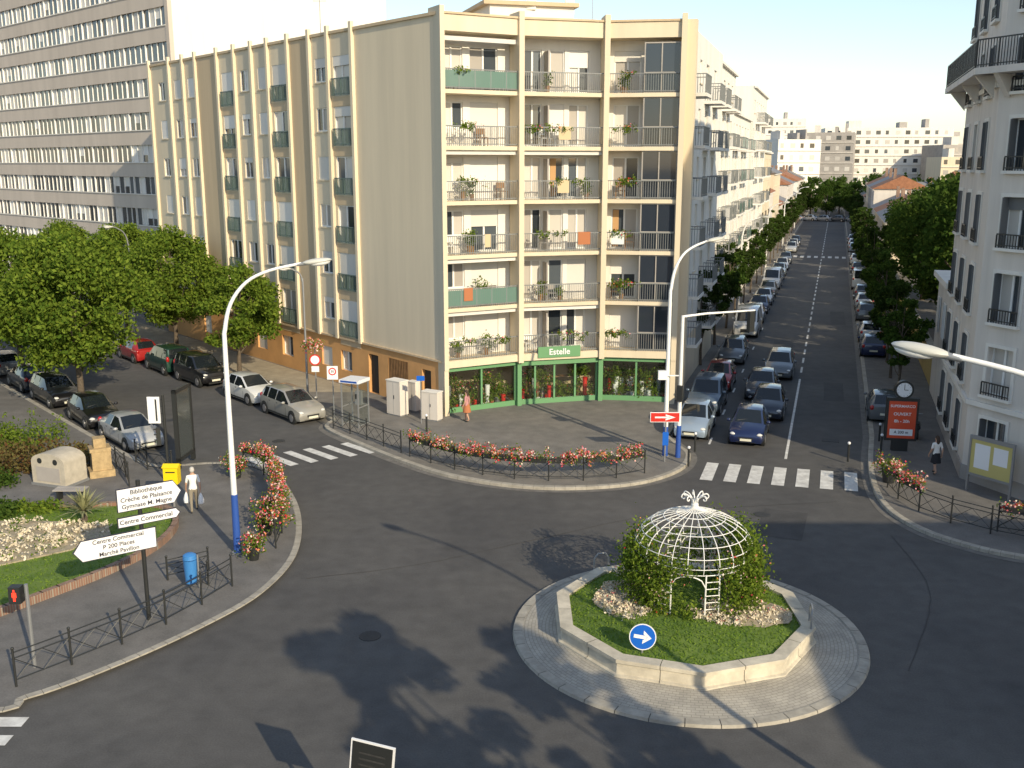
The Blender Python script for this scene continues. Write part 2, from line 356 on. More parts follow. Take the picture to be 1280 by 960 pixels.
def ngon(r,n=10,ph=-math.pi/2): return [(PX+r*math.cos(ph+2*math.pi*i/n),PY+r*math.sin(ph+2*math.pi*i/n)) for i in range(n)]
g=Grp('planter_wall')
w=g.p('stone_blocks',M_STONE)
prof=[(3.74,.05),(3.72,.20),(3.64,.22),(3.62,.50),(3.68,.52),(3.68,.62),(3.30,.62),(3.30,.3)]
for i in range(10):
    for j in range(len(prof)-1):
        (r0,z0),(r1,z1)=prof[j],prof[j+1]
        A=ngon(r0);B=ngon(r1); a,b,c,d=A[i],A[(i+1)%10],B[(i+1)%10],B[i]
        def sh(u,v,t): return (u[0]+(v[0]-u[0])*t,u[1]+(v[1]-u[1])*t)
        for t0,t1 in((.0,.496),(.504,1.0)):
            w.quad((*sh(a,b,t0),z0),(*sh(a,b,t1),z0),(*sh(d,c,t1),z1),(*sh(d,c,t0),z1))
g.p('joints',M_KERB).prism(ngon(3.57),.05,.45,False)
g.done()
def lawn(p):
    n=40;R=[3.45,2.8,2,1.1,0.01];Z=[.52,.60,.67,.71,.72]
    for j in range(4):
        for i in range(n):
            a,b=2*math.pi*i/n,2*math.pi*(i+1)/n
            q=lambda r,t,z:(PX+min(r,3.36)*math.cos(t),PY+min(r,3.36)*math.sin(t),z)
            p.quad(q(R[j],a,Z[j]),q(R[j],b,Z[j]),q(R[j+1],b,Z[j+1]),q(R[j+1],a,Z[j+1]))
single('lawn',M_GRASS,lawn,True)
def zl(x,y): 
    r=math.hypot(x-PX,y-PY); return float(np.interp(r,[0,1.1,2,2.8,3.45],[.72,.71,.67,.60,.52]))
C=[]
while len(C)<12000:
    x,y=rng.uniform(-3.3,3.3,2)
    if x*x+y*y<3.28**2: C.append((PX+x,PY+y,zl(PX+x,PY+y)+.01+rng.uniform(0,.035)))
link(bpy.data.objects.new('grass',leaf_mesh('grass',C,.045,M_BLADE,.25)))
for bi,(bx,by,rx,ry) in enumerate(((3.45,27.0,1.05,1.4),(6.4,26.1,1.5,.9),(4.4,29.0,1.2,.5))):
    g=Grp('flower_bed')
    n=26; vs=[(bx,by,zl(bx,by)+.16)]+[(bx+rx*math.cos(2*math.pi*i/n)*(1+.08*math.sin(5*i)),by+ry*math.sin(2*math.pi*i/n)*(1+.08*math.cos(3*i)),zl(bx,by)-.03) for i in range(n)]
    g.p('soil',M_SOIL,True).add(vs,[(0,1+i,1+(i+1)%n) for i in range(n)])
    C=[];C2=[]
    for k in range(100):
        t=rng.uniform(0,6.283);r=math.sqrt(rng.uniform(0,.95)); x,y=bx+rx*r*math.cos(t),by+ry*r*math.sin(t); z=zl(x,y)+.12*(1-r)
        c=rng.normal(size=(22,3))*[.06,.06,.04]+[x,y,z+.05]; C.append(c)
        if k%4==0: C2.append(rng.normal(size=(5,3))*[.05,.05,.04]+[x,y,z+.09])
    g.leaf('bedding_plants',M_LEAFP,np.vstack(C),.045); g.leaf('petals',M_FLOW,np.vstack(C2),.025,.8); g.done()
# ---------------------------------------------------------------- gazebo
g=Grp('wire_gazebo'); GX,GY=5.25,27.3; g.T=Matrix.Translation((GX,GY,0)); p=g.p('wire_frame',M_WMETAL,True)
prof=[(1.62,1.95),(1.70,2.15),(1.66,2.42),(1.5,2.70),(1.22,2.93),(.88,3.09),(.52,3.19),(.24,3.27),(.10,3.38),(.08,3.55)]
NR=24
for i in range(NR):
    t=2*math.pi*i/NR; pr=smooth_line(prof,3)
    p.tube([(r*math.cos(t),r*math.sin(t),z) for r,z in pr],.013,5)
for r,z in prof[:8]:
    p.tube([(r*math.cos(2*math.pi*k/36),r*math.sin(2*math.pi*k/36),z) for k in range(37)],.013,5,False)
for i in range(8):
    t=2*math.pi*i/8; c,s_=math.cos(t),math.sin(t)
    pr=smooth_line([(.07,3.5),(.10,3.62),(.22,3.74),(.34,3.77),(.39,3.69),(.33,3.63),(.28,3.67)],3)
    p.tube([(r*c,r*s_,z) for r,z in pr],.02,5)
p.ell((0,0,3.45),.11,.11,.07)
doors=[-90,0,90,180]
for dd in doors:
    for sd in(-1,1):
        for off in(17,31):
            t=math.radians(dd+sd*off-14); p.tube([(1.62*math.cos(t),1.62*math.sin(t),.5),(1.62*math.cos(t),1.62*math.sin(t),1.97)],.022,6)
        for k in range(7):
            z=.75+k*.2; a0=math.radians(dd+sd*17-14);a1=math.radians(dd+sd*31-14)
            p.tube([(1.62*math.cos(a0),1.62*math.sin(a0),z),(1.62*math.cos(a1),1.62*math.sin(a1),z)],.014,5)
    A=[]
    for k in range(9):
        u=-1+2*k/8; t=math.radians(dd-14+17*u); A.append((1.62*math.cos(t),1.62*math.sin(t),1.58+.33*math.sqrt(max(0,1-u*u))))
    p.tube(A,.018,6)
C=[];F=[]
def vine(a0,a1,z0,z1,dens,rr=1.68,sp=.16):
    for k in range(dens):
        t=math.radians(rng.uniform(a0,a1)); z=rng.uniform(z0,z1); zz=z+.12*math.sin(t*9)
        r=rr if zz<2.1 else float(np.interp(zz,[2.1,2.7,3.0],[1.7,1.5,1.1]))
        c=np.array([GX+(r+rng.normal()*.1)*math.cos(t),GY+(r+rng.normal()*.1)*math.sin(t),zz])
        C.append(rng.normal(size=(24,3))*sp*.8+c)
        if k%4==0: F.append(rng.normal(size=(2,3))*sp+c)
vine(-78,-45,.6,1.7,40); vine(-48,-8,.55,2.5,140,1.78,.22); vine(-10,60,.55,2.75,160,1.75,.24); vine(150,215,.55,2.55,150,1.8,.23); vine(205,236,.5,2.3,75,1.72,.18); vine(60,150,.5,2.0,90)
vine(-75,0,1.85,2.3,55);vine(170,258,1.85,2.3,55); vine(236,262,.5,1.2,16)
g.T=Matrix.Identity(4)
g.leaf('climbing_leaves',M_LEAF,np.vstack(C),.05); g.leaf('blossom',M_FLOW,np.vstack(F),.035,.8); 
for t in(-70,-40,-15,20,50,170,200,225):
    a=math.radians(t); g.p('vine_stems',M_BARK,True).tube([(GX+1.66*math.cos(a),GY+1.66*math.sin(a),.5),(GX+1.7*math.cos(a+.1),GY+1.7*math.sin(a+.1),1.3),(GX+1.66*math.cos(a-.05),GY+1.66*math.sin(a-.05),2.2)],[.025,.018,.008],6)
g.done()
def disc(p,c,n,r,th,k=28):
    c=Vector(c);n=Vector(n).normalized(); p.tube([c,c+n*th],r,k)
def arrowpoly(g,c,n,L,W,m,ang=0,off=.0):
    n=Vector(n).normalized(); r=(-n).cross(Vector((0,0,1))).normalized(); up=n.cross(r); c=Vector(c)+n*off
    ca,sa=math.cos(ang),math.sin(ang)
    def P(a,b): x=a*ca-b*sa; y=a*sa+b*ca; return c+r*x+up*y
    h=W
    g.p('arrow',m).add([P(-L/2,-h*.13),P(L*.22,-h*.13),P(L*.22,h*.13),P(-L/2,h*.13)],[(0,1,2,3)])
    g.p('arrow',m).add([P(L*.02,h*.5),P(L*.5,0),P(L*.02,-h*.5),P(L*.02,-h*.22),P(L*.28,0),P(L*.02,h*.22)],[(0,1,4,5),(1,2,3,4)])
g=Grp('traffic_sign'); n=Vector((-.12,-1,.12)); c=Vector((3.38,23.85,1.06))
disc(g.p('rim',M_SIGNW,True),c,n,.35,.02); disc(g.p('face',M_BLUES,True),c+n.normalized()*.012,n,.325,.012)
arrowpoly(g,c,n,.46,.36,M_SIGNW,-.12,.03); g.p('post',M_GREYM,True).tube([(3.38,23.9,.4),(3.38,23.9,1.1)],.03); g.done()
g=Grp('hoop_stand'); g.p('hoop',M_GREYM,True).tube([(8.15,25.2,.5),(8.15,25.2,1.0),(8.2,25.35,1.16),(8.25,25.6,1.16),(8.25,25.7,1.0),(8.25,25.7,.5)],.028,6); g.done()
g=Grp('hoop_stand'); g.p('hoop',M_GREYM,True).tube([(2.6,29.6,.1),(2.6,29.6,.85),(2.72,29.65,1.0),(2.95,29.7,1.0),(3.05,29.7,.85),(3.05,29.7,.4)],.03,6); g.done()
# ---------------------------------------------------------------- facades
def wallholes(p,x0,x1,z0,z1,holes,depth,y=0):
    xs=sorted({x0,x1,*[h[0] for h in holes],*[h[1] for h in holes]}); zs=sorted({z0,z1,*[h[2] for h in holes],*[h[3] for h in holes]})
    xs=[x for x in xs if x0-1e-6<=x<=x1+1e-6]; zs=[z for z in zs if z0-1e-6<=z<=z1+1e-6]
    for j in range(len(zs)-1):
        zc=(zs[j]+zs[j+1])/2; run=None
        for i in range(len(xs)-1):
            xc=(xs[i]+xs[i+1])/2; inside=any(h[0]<xc<h[1] and h[2]<zc<h[3] for h in holes)
            if not inside and run is None: run=xs[i]
            if inside and run is not None: p.quad((run,y,zs[j]),(xs[i],y,zs[j]),(xs[i],y,zs[j+1]),(run,y,zs[j+1])); run=None
        if run is not None: p.quad((run,y,zs[j]),(xs[-1],y,zs[j]),(xs[-1],y,zs[j+1]),(run,y,zs[j+1]))
    for a,b,c,d in [h[:4] for h in holes]:
        e=y-depth
        p.quad((a,y,c),(b,y,c),(b,e,c),(a,e,c)); p.quad((a,y,d),(b,y,d),(b,e,d),(a,e,d)); p.quad((a,y,c),(a,y,d),(a,e,d),(a,e,c)); p.quad((b,y,c),(b,y,d),(b,e,d),(b,e,c))
def window(g,x0,x1,z0,z1,depth=.18,y=0,shut=.3,sm=None,nm=None,fr=None,cur=.45):
    fr=fr or M_FRAME
    yy=y-depth; gp=g.p('window_glass',M_GLASS)
    nm=nm or (1 if x1-x0<1.0 else 2)
    for i in range(nm):
        a=x0+(x1-x0)*i/nm; b=x0+(x1-x0)*(i+1)/nm
        q=g.p('curtains',M_CURT) if random.random()<cur else gp
        q.quad((a,yy+.004,z0),(b,yy+.004,z0),(b,yy+.004,z1),(a,yy+.004,z1))
    f=g.p('window_frames',fr); t=.06
    f.box(x0,x1,yy+.006,yy+.06,z0,z0+t); f.box(x0,x1,yy+.006,yy+.06,z1-t,z1); 
    for i in range(nm+1):
        a=x0+(x1-x0)*i/nm; a0=max(x0,a-t/2-(.02 if 0<i<nm else 0)); a1=min(x1,a+t/2+(.02 if 0<i<nm else 0))
        if i==0:a1=x0+t
        if i==nm:a0=x1-t
        f.box(a0,a1,yy+.007,yy+.055,z0+t,z1-t)
    if random.random()<shut:
        k=random.choice([.25,.4,.6,1,1,1]); s=g.p('shutters',sm or M_SHUT); s.box(x0+.01,x1-.01,yy+.07,yy+.1,z1-(z1-z0)*k,z1-.005)
def rail(g,m,x0,x1,y,z,h=1.0,step=.14,name='railings',panel=None):
    p=g.p(name,m); p.box(x0,x1,y-.025,y+.025,z+h-.05,z+h); p.box(x0,x1,y-.015,y+.015,z+.08,z+.12)
    if panel: g.p('railing_panels',panel).box(x0+.03,x1-.03,y-.012,y+.012,z+.13,z+h-.08)
    n=max(2,int((x1-x0)/step))
    for i in range(n+1):
        x=x0+(x1-x0)*i/n; w=.012 if i%8 else .022; p.box(x-w,x+w,y-w,y+w,z+.0,z+h-.05)
def railside(g,m,x,y0,y1,z,h=1.0):
    p=g.p('railings',m); p.box(x-.02,x+.02,y0,y1,z+h-.05,z+h); n=int(abs(y1-y0)/.14)
    for i in range(n+1): y=y0+(y1-y0)*i/max(n,1); p.box(x-.01,x+.01,y-.01,y+.01,z,z+h-.05)
def facade(g,L,nfl,fh,z0,top,wm,cols,depth=.2,shut=.3,rm=None,x0=0,sm=None,panel=None,rstep=.13):
    holes=[]
    for f in range(nfl):
        zb=z0+f*fh
        for c in cols: holes.append((c[0],c[1],zb+(.95 if c[2]=='w' else .12),zb+2.25,c[2],f))
    wallholes(g.p('walls',wm),x0,L,z0,top,holes,depth)
    for h in holes:
        window(g,h[0],h[1],h[2],h[3],depth,shut=shut,sm=sm)
        if h[4]=='w': g.p('sills',M_CREAM).box(h[0]-.05,h[1]+.05,0.003,.07,h[2]-.07,h[2])
        if h[4]=='d': rail(g,rm or M_BLACK,h[0]-.05,h[1]+.05,.12,h[2],.95,rstep,panel=panel)
        if h[4]=='b':
            g.p('balcony_slabs',wm).box(h[0]-.5,h[1]+.5,.003,1.0,h[2]-.2,h[2]-.02); rail(g,rm or M_RAILW,h[0]-.45,h[1]+.45,.94,h[2]-.02,1.0,.16,panel=panel)
            railside(g,rm or M_RAILW,h[0]-.45,.05,.92,h[2]-.02); railside(g,rm or M_RAILW,h[1]+.45,.05,.92,h[2]-.02)
def clumps(C,c,r,n,sp): 
    for k in range(n): 
        q=np.array(c)+rng.normal(size=3)*r; C.append(rng.normal(size=(14,3))*sp+q)
# ---------------------------------------------------------------- corner apartment building
g=Grp('corner_apartment_building')
Q=[(-3.5,50.9),(.4,53.0),(4.9,54.2),(8.8,53.6)]
F0,FH,NF=3.0,2.72,6; TOP=19.32; PAR=20.2
balc=[];bfl=[]
laundry=[mat('cloth_red',(.5,.05,.04),.9),mat('cloth_rust',(.42,.16,.07),.9),mat('cloth_beige',(.60,.48,.30),.9),mat('cloth_white',(.78,.78,.76),.9)]
M_GLD=mat('glazing_dark',(.025,.032,.045),.05,spec=.8)
M_CAFE=mat('drape_orange',(.50,.30,.14),.8)
for si in range(3):
    a,b=Q[si],Q[si+1]; L=math.dist(a,b); g.T=frame(*a,b[0]-a[0],b[1]-a[1]); D=1.15
    for f in range(NF):
        z=F0+f*FH
        holes=[[(.55,1.75),(2.15,3.75)],[(.5,1.5),(1.95,2.75),(3.0,4.1)],[(.35,1.75),(2.2,3.6)]][si]
        hs=[(h0,h1,z+(.06 if j!=0 or si else .9),z+2.2) for j,(h0,h1) in enumerate(holes)]
        wallholes(g.p('loggia_walls',M_WHITE),-.2,L+.2,z,z+FH-.0,hs,.15,-D)
        for j,h in enumerate(hs):
            window(g,*h,depth=.15,y=-D,shut=.4,sm=M_SHUTD if (si==1 and j==0) else M_SHUT,cur=.6)
            if random.random()<.1: g.p('drapes',M_CAFE).box(h[0]+.08,h[0]+.4,-D-.13,-D-.10,h[2]+.08,h[3]-.08)
        g.p('floor_slabs',M_CREAM).box(.0,L,-D,.06,z-.2,z)
        if si==1: g.p('screens',M_GREYW).box(1.62,1.7,-D+.02,-.4,z,z+2.1)
        pan=None
        if (si==0 and f in(1,5)): pan=M_RAILG
        x1=L-.12
        if si==2:
            x1=L-2.0
            q=g.p('glazed_enclosure',M_GLD); q.box(x1+.05,L-.2,-.12,-.1,z,z+FH-.2)
            fr=g.p('enclosure_frames',M_GREYW)
            for xx in(x1,x1+.87,L-.2): fr.box(xx,xx+.06,-.14,-.04,z,z+FH-.2)
            for zz in(z,z+.98,z+FH-.27): fr.box(x1+.06,L-.2,-.135,-.05,zz,zz+.06)
            rail(g,M_RAILW,x1,L-.12,.0,z,1.0,.12)
        rail(g,M_RAILW,.12,x1,0,z,1.0,.11,panel=pan)
        n=random.choice([0,1,2,3,4])
        for k in range(n):
            x=random.uniform(.4,x1-.4); P=g.T@Vector((x,.04,z+.92)); clumps(balc,P,[.25,.08,.09],8,.075)
            if random.random()<.6: bfl.append(rng.normal(size=(14,3))*[.25,.1,.08]+np.array(P)+[0,0,.08])
        for k in range(random.choice([0,0,1,2])):
            x=random.uniform(.5,x1-.5); hh=random.uniform(.35,.8); P=g.T@Vector((x,-.5,z+hh+.15)); clumps(balc,P,[.1,.1,hh*.4],14,.09); g.p('plant_pots',M_WOOD,True).tube([g.T.inverted()@P-Vector((0,0,hh+.14)),g.T.inverted()@P-Vector((0,0,hh*.6))],[.1,.14],10)
        if random.random()<.25:
            x=random.uniform(.4,x1-1.0); g.p('hung_cloth',random.choice(laundry[1:])).box(x,x+random.uniform(.3,.7),.03,.05,z+.35,z+1.02)
        for k in range(random.choice([0,1,1,2])):
            x=random.uniform(.4,x1-.8); q=g.p('balcony_furniture',random.choice([M_WOOD,M_FRAME,M_GREYW]))
            q.box(x,x+.5,-.9,-.45,z+.42,z+.46); q.box(x,x+.04,-.9,-.86,z,z+.9); q.box(x+.46,x+.5,-.9,-.86,z,z+.9); q.box(x,x+.5,-.9,-.87,z+.6,z+.9); q.box(x,x+.04,-.49,-.45,z,z+.42); q.box(x+.46,x+.5,-.49,-.45,z,z+.42)
        if random.random()<.3: g.p('awnings',M_SHUT).box(.2,x1,-.28,-.1,z+FH-.42,z+FH-.21)
    g.p('parapet',M_CREAM).box(-.02,L+.02,-D-.3,.08,TOP,PAR-.1); g.p('coping',M_CREAMD).box(-.05,L+.05,-D-.3,.16,PAR-.1,PAR)
    g.p('soffit_band',M_CREAM).box(0,L,-.45,.12,2.62,2.98)
    y=-.35; gr=g.p('shop_frames',M_GREEN)
    gr.box(.02,L-.02,y,y+.24,2.38,2.60); gr.box(.02,L-.02,y,y+.1,.125,.4)
    if si==1: gr.box(.0,L,y+.02,y+.30,2.32,2.617)
    cols=[[.02,2.2,L-.18],[.02,.9,2.0,3.2,L-.2],[.02,1.9,L-.18]][si]
    for x in cols: gr.box(x,x+.1,y+.002,y+.14,.4,2.38)
    g.p('shop_glass',M_TGLASS).quad((.05,y+.03,.4),(L-.05,y+.03,.4),(L-.05,y+.03,2.38),(.05,y+.03,2.38))
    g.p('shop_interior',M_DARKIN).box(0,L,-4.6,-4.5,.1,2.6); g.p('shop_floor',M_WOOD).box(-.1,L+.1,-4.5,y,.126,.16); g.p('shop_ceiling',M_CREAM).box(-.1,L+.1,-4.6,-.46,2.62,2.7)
    for zz in(.7,1.25): g.p('display_shelves',M_WOOD).box(.3,L-.3,-2.0,-1.6,zz,zz+.04)
    for k in range(30):
        x=random.uniform(.25,L-.25); yy=random.uniform(-1.5,-.55); h=random.uniform(.45,1.9) if k%3 else random.uniform(.4,.8); P=g.T@Vector((x,yy,h)); clumps(balc,P,[.12,.12,.2],15,.1)
        g.p('flower_buckets',random.choice([M_RED,M_WOOD,M_FRAME,M_GREYM]),True).tube([(x,yy,.16),(x,yy,max(.4,h-.35))],[.1,.14],10)
        if k%2: bfl.append(rng.normal(size=(26,3))*[.16,.13,.12]+np.array(P)+[0,0,.13])
for i,(x,y) in enumerate(Q):
    a=Q[max(i-1,0)];b=Q[min(i+1,3)]; g.T=frame(x,y,b[0]-a[0],b[1]-a[1]); w=.14 if i else .12
    g.p('piers',M_CREAM).box(-w,w,-1.1,.30,2.55,PAR+.25)
    if i in(0,3): g.p('piers',M_CREAM).box(-w,w,-1.1,.25,.0,2.55)
    else: g.p('shop_frames',M_GREEN).box(-.12,.12,-.4,.05,.12,2.55)
a,b=Q[1],Q[2]; g.T=frame(*a,b[0]-a[0],b[1]-a[1]); M=g.T
g.p('shop_sign',M_GREEN).box(1.0,3.4,.13,.2,2.75,3.35); c=M@Vector((2.2,.215,3.05)); nn=(M.to_3x3()@Vector((0,1,0)))
g.text('Estelle',.46,c,nn,M_SIGNW,.01)
g.T=frame(*Q[0],-.656,.755,-.755,-.656)
cols=[(8.2,9.95,'d'),(10.75,11.9,'w'),(15.2,17.0,'d'),(17.8,18.9,'w'),(20.2,21.3,'w'),(22.3,24.0,'d'),(28.3,29.4,'w'),(30.6,31.7,'w'),(33.4,34.5,'w')]
g.p('walls',M_CREAM).quad((0,0,F0),(7.8,0,F0),(7.8,0,PAR),(0,0,PAR))
facade(g,36,6,FH,F0,PAR-.15,M_CREAM,cols,depth=.12,shut=.55,rm=M_RAILGM,x0=7.8,rstep=.1)
g.p('coping',M_CREAMD).box(0.2,36,-.3,.1,PAR-.15,PAR)
for x in(7.8,10.3,12.35,14.85,17.4,19.5,21.9,24.4,27.8,29.9,32.3,35.9):
    g.p('ribs',M_CREAM).box(x-.12,x+.12,.003,.2,2.9,PAR+.3)
for x0,x1 in((12.5,14.7),(24.6,27.6)): g.p('beige_panels',M_CREAMD).box(x0,x1,.003,.03,F0,PAR-.2)
for x0,x1 in((7.95,10.15),(15.0,17.25),(22.05,24.25)):
    for f in range(6): g.p('spandrels',M_CREAMD).box(x0,x1,.003,.02,F0+f*FH-.45,F0+f*FH+.05)
gh=[(1.2,2.0,.13,2.3),(3.3,5.2,.2,2.45),(6.2,7.2,.13,2.4),(9,10.2,1.0,2.2),(11.2,12.4,1.,2.2),(16,17.4,.9,2.2),(19.5,20.8,.9,2.2),(24,25.2,.9,2.2),(28,29.2,.9,2.2)]
wallholes(g.p('ground_floor_walls',M_OCHRE),0,36,0,2.9,gh,.25)
g.p('ledge',M_CREAMD).box(0,36,.003,.12,2.9,3.0)
for h in gh[3:]: window(g,*h,depth=.2,shut=.6)
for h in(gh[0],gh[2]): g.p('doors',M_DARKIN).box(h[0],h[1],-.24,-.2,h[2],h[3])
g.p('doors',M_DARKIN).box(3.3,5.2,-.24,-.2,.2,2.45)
for k in range(12): g.p('wood_slats',M_WOOD).box(3.35+k*.155,3.41+k*.155,-.1,.0,.2,2.45)
N=Vector((-.755,-.656)); A0=Vector(Q[0]);A1=A0+Vector((-.656,.755))*36; A2=A1-N*11; A3=A0-N*11+Vector((-.656,.755))*2
g.T=Matrix.Identity(4)
wl=g.p('walls',M_CREAM)
def wallq(p,a,b,z0,z1): p.quad((*a,z0),(*b,z0),(*b,z1),(*a,z1))
inA0=A0-N*.22; inA1=A1-N*.22
g.p('core',M_CREAMD).prism([tuple(inA0+Vector((-.656,.755))*1.7),tuple(inA1),tuple(A2),tuple(A3)],0,PAR-.3)
wallq(wl,A1,A2,0,PAR-.05)
S1=SP(-7.9,72); g.p('core',M_CREAMD).prism([(-2,55.2),(.2,56.0),(4.7,56.6),(8.4,56.2),(S1[0]-.3,S1[1]),(S1[0]-9,S1[1]+3),tuple(A3)],0,PAR-.35)
g.T=frame(*Q[3],.3037,.9528,.9528,-.3037)
facade(g,18,6,FH,F0,PAR,M_WHITE,[(2.4,3.8,'b'),(6.5,7.6,'w'),(9.5,10.9,'b'),(13.5,14.9,'b')],shut=.3)
g.p('walls',M_CREAM).quad((0,0,0),(18,0,0),(18,0,F0),(0,0,F0)); g.p('walls',M_WHITE).quad((18,0,0),(18,-9,0),(18,-9,PAR),(18,0,PAR))
for x in(.9,): g.p('piers',M_CREAM).box(x,x+.5,.003,.5,0,PAR+.1)
g.T=Matrix.Identity(4); g.p('penthouse',M_WHITE).prism([(-1.2,57),(3.4,58.2),(2.4,62.5),(-2.6,61)],PAR-.3,21.4); g.p('penthouse_roof',M_CREAMD).prism([(-1.5,56.7),(3.7,58),(2.6,62.8),(-2.9,61.2)],21.4,21.6)
for x,y in((-1.5,58),(.8,57.5),(3,59.5)): g.p('vent_pipes',M_WHITE).box(x,x+.5,y,y+.5,21.2,22.4)
g.leaf('balcony_plants',M_LEAF,np.vstack(balc),.06); g.leaf('balcony_flowers',M_FLOW,np.vstack(bfl),.045,.8)
for x,y in((4.5,59),(-12,66)): 
    q=g.p('aerials',M_GREYM); q.box(x-.02,x+.02,y-.02,y+.02,20,23.4); q.box(x-.6,x+.6,y-.01,y+.01,23.2,23.23); q.box(x-.4,x+.4,y-.01,y+.01,22.9,22.93)
g.done()
# ---------------------------------------------------------------- slab tower
g=Grp('tower_block'); g.T=frame(-27.6,85,-.73,.683,-.683,-.73)
L=78;H=39;fh=2.72
g.p('body',M_WHITE).box(0,L,-22.6,-.25,0,H); g.p('gable_edge',M_PINK).box(-.01,.5,-.25,.12,0,H)
for f in range(14):
    z=1.0+f*fh; g.p('spandrels',M_PINK).box(.5,L,-.25,.06,z,z+1.25); g.p('sill_line',M_WHITE).box(.5,L,.06,.14,z+1.19,z+1.27)
    n=int((L-.5)/.95)
    for i in range(n):
        x=.5+(L-.5)*i/n; x1=.5+(L-.5)*(i+1)/n; r=random.random(); yy=-.12
        pm,nm=(M_GLASS,'panes') if r<.6 else ((M_SHUT,'blinds') if r<.8 else (M_CURT,'drapes'))
        zz=z+1.27 if r<.6 or r>.8 else z+1.27+random.choice([0,0,.6])
        g.p(nm,pm).quad((x,yy,zz),(x1,yy,zz),(x1,yy,z+fh),(x,yy,z+fh))
        if zz>z+1.3: g.p('panes',M_GLASS).quad((x,yy,z+1.27),(x1,yy,z+1.27),(x1,yy,zz),(x,yy,zz))
        wd=.09 if i%4==0 else .04
        g.p('mullions',M_FRAME).box(x-wd/2,x+wd/2,-.12,-.03 if i%4 else .03,z+1.27,z+fh)
g.done()
# ---------------------------------------------------------------- generic blocks
def block(name,M,L,depth,nfl,fh,z0,wm,cols,shut=.3,rm=None,roof=None,gm=None,sm=None,par=.8,panel=None,rmat=None):
    g=Grp(name); g.T=M; top=z0+nfl*fh+par
    facade(g,L,nfl,fh,z0,top,wm,cols,shut=shut,rm=rm,sm=sm,panel=panel)
    gm=gm or wm; hs=[(c[0],c[1]+.3,.3,2.4) for c in cols if c[1]+.3<L]
    if z0>1:
        wallholes(g.p('ground_floor',gm),0,L,0,z0,hs,.2)
        for h in hs: window(g,*h,depth=.2,shut=.3)
    g.p('core',wm).box(.003,L-.003,-depth,-.22,0,top-.05)
    w=g.p('walls',wm)
    for x in(0,L): w.quad((x,0,0),(x,-depth,0),(x,-depth,top),(x,0,top))
    w.quad((0,0,top),(L,0,top),(L,-depth,top),(0,-depth,top)); 
    g.p('cornice',M_WHITE).box(-.1,L+.1,.004,.25,top-.25,top-.05)
    if roof=='gable':
        h=depth*.25; g.p('pitched_roof',rmat or M_ROOF).add([(-.3,.4,top-.02),(L+.3,.4,top-.02),(L+.3,-depth-.3,top-.02),(-.3,-depth-.3,top-.02),(-.3,-depth/2,top+h),(L+.3,-depth/2,top+h)],[(0,1,5,4),(2,3,4,5),(0,4,3),(1,2,5)])
        g.p('chimney',M_BRICK).box(L*.7,L*.7+.9,-depth*.4,-depth*.4+.5,top,top+h+1.2)
    else:
        g.p('roof_boxes',M_WHITE2).box(L*.3,L*.3+3,-depth*.7,-depth*.3,top,top+1.8)
        for k in range(3): g.p('chimney',M_GREYW).box(L*(.2+.25*k),L*(.2+.25*k)+.8,-depth*.4,-depth*.4+.6,top,top+1.4)
    return g
def LF(s,w=-9.2): return frame(*SP(w,s),.3037,.9528,.9528,-.3037)
def RF(s,w=5.75): return frame(*SP(w,s),-.3037,-.9528,-.9528,.3037)
def cyc(L,pat,st=3.0,off=.9,w=1.3):
    out=[];x=off;i=0
    while x+w<L-.4: out.append((x,x+w,pat[i%len(pat)])); x+=st; i+=1
    return out
g=block('apartment_building',LF(73.5,-8.7),16,11,6,2.8,3.0,M_WHITE,cyc(16,'bwb'),rm=M_RAILW,par=.6); g.done()
g=block('apartment_building',LF(90,-8.9),19,11,5,2.8,3.0,M_WHITE,cyc(19,'bbw'),par=.5,panel=M_RAILG)
g.p('attic',M_WHITE).box(2,17,-9,-2,17,19.8); g.done()
g=block('apartment_building',LF(109.5,-8.7),20,12,6,2.85,3.0,M_WHITE,cyc(20,'wbb'),par=.8); g.done()
g=block('apartment_building',LF(130,-9),18,11,4,2.8,3.0,M_CREAM,cyc(18,'wd'),par=.4); g.done()
g=block('town_house',LF(148.5,-9.2),12,10,2,2.9,3.0,M_WHITE2,cyc(12,'ww'),roof='gable',par=.2); g.done()
g=block('town_house',LF(161,-9.2),17,12,3,2.8,3.0,M_CREAM,cyc(17,'w'),roof='gable',par=.2,rmat=M_ZINC); g.done()
g=block('town_house',LF(179,-9.2),14,9,1,2.9,3.0,M_WHITE2,cyc(14,'w'),roof='gable',par=.2); g.done()
s=194
for k in range(9):
    L=random.uniform(11,18); g=block('town_house',LF(s,-9.2),L,10,random.choice([1,2,2]),2.9,3.0,random.choice([M_WHITE2,M_CREAM,M_WHITE]),cyc(L,'w'),roof='gable',par=.2,rmat=random.choice([M_ROOF,M_ZINC])); g.done(); s+=L+.6
g=block('warehouse',LF(170,-24),46,16,1,3,4.5,M_WHITE2,cyc(40,'w',6),roof='gable',par=.5); g.done()
s=132
for k in range(12):
    L=random.uniform(11,17); g=block('town_house',RF(s+L,6.2),L,9,random.choice([1,1,2]),2.8,3.0,random.choice([M_WHITE2,M_CREAM,M_GREYW]),cyc(L,'w'),roof='gable',par=.2,rmat=random.choice([M_ZINC,M_ZINC,M_ROOF])); g.done(); s+=L+.6
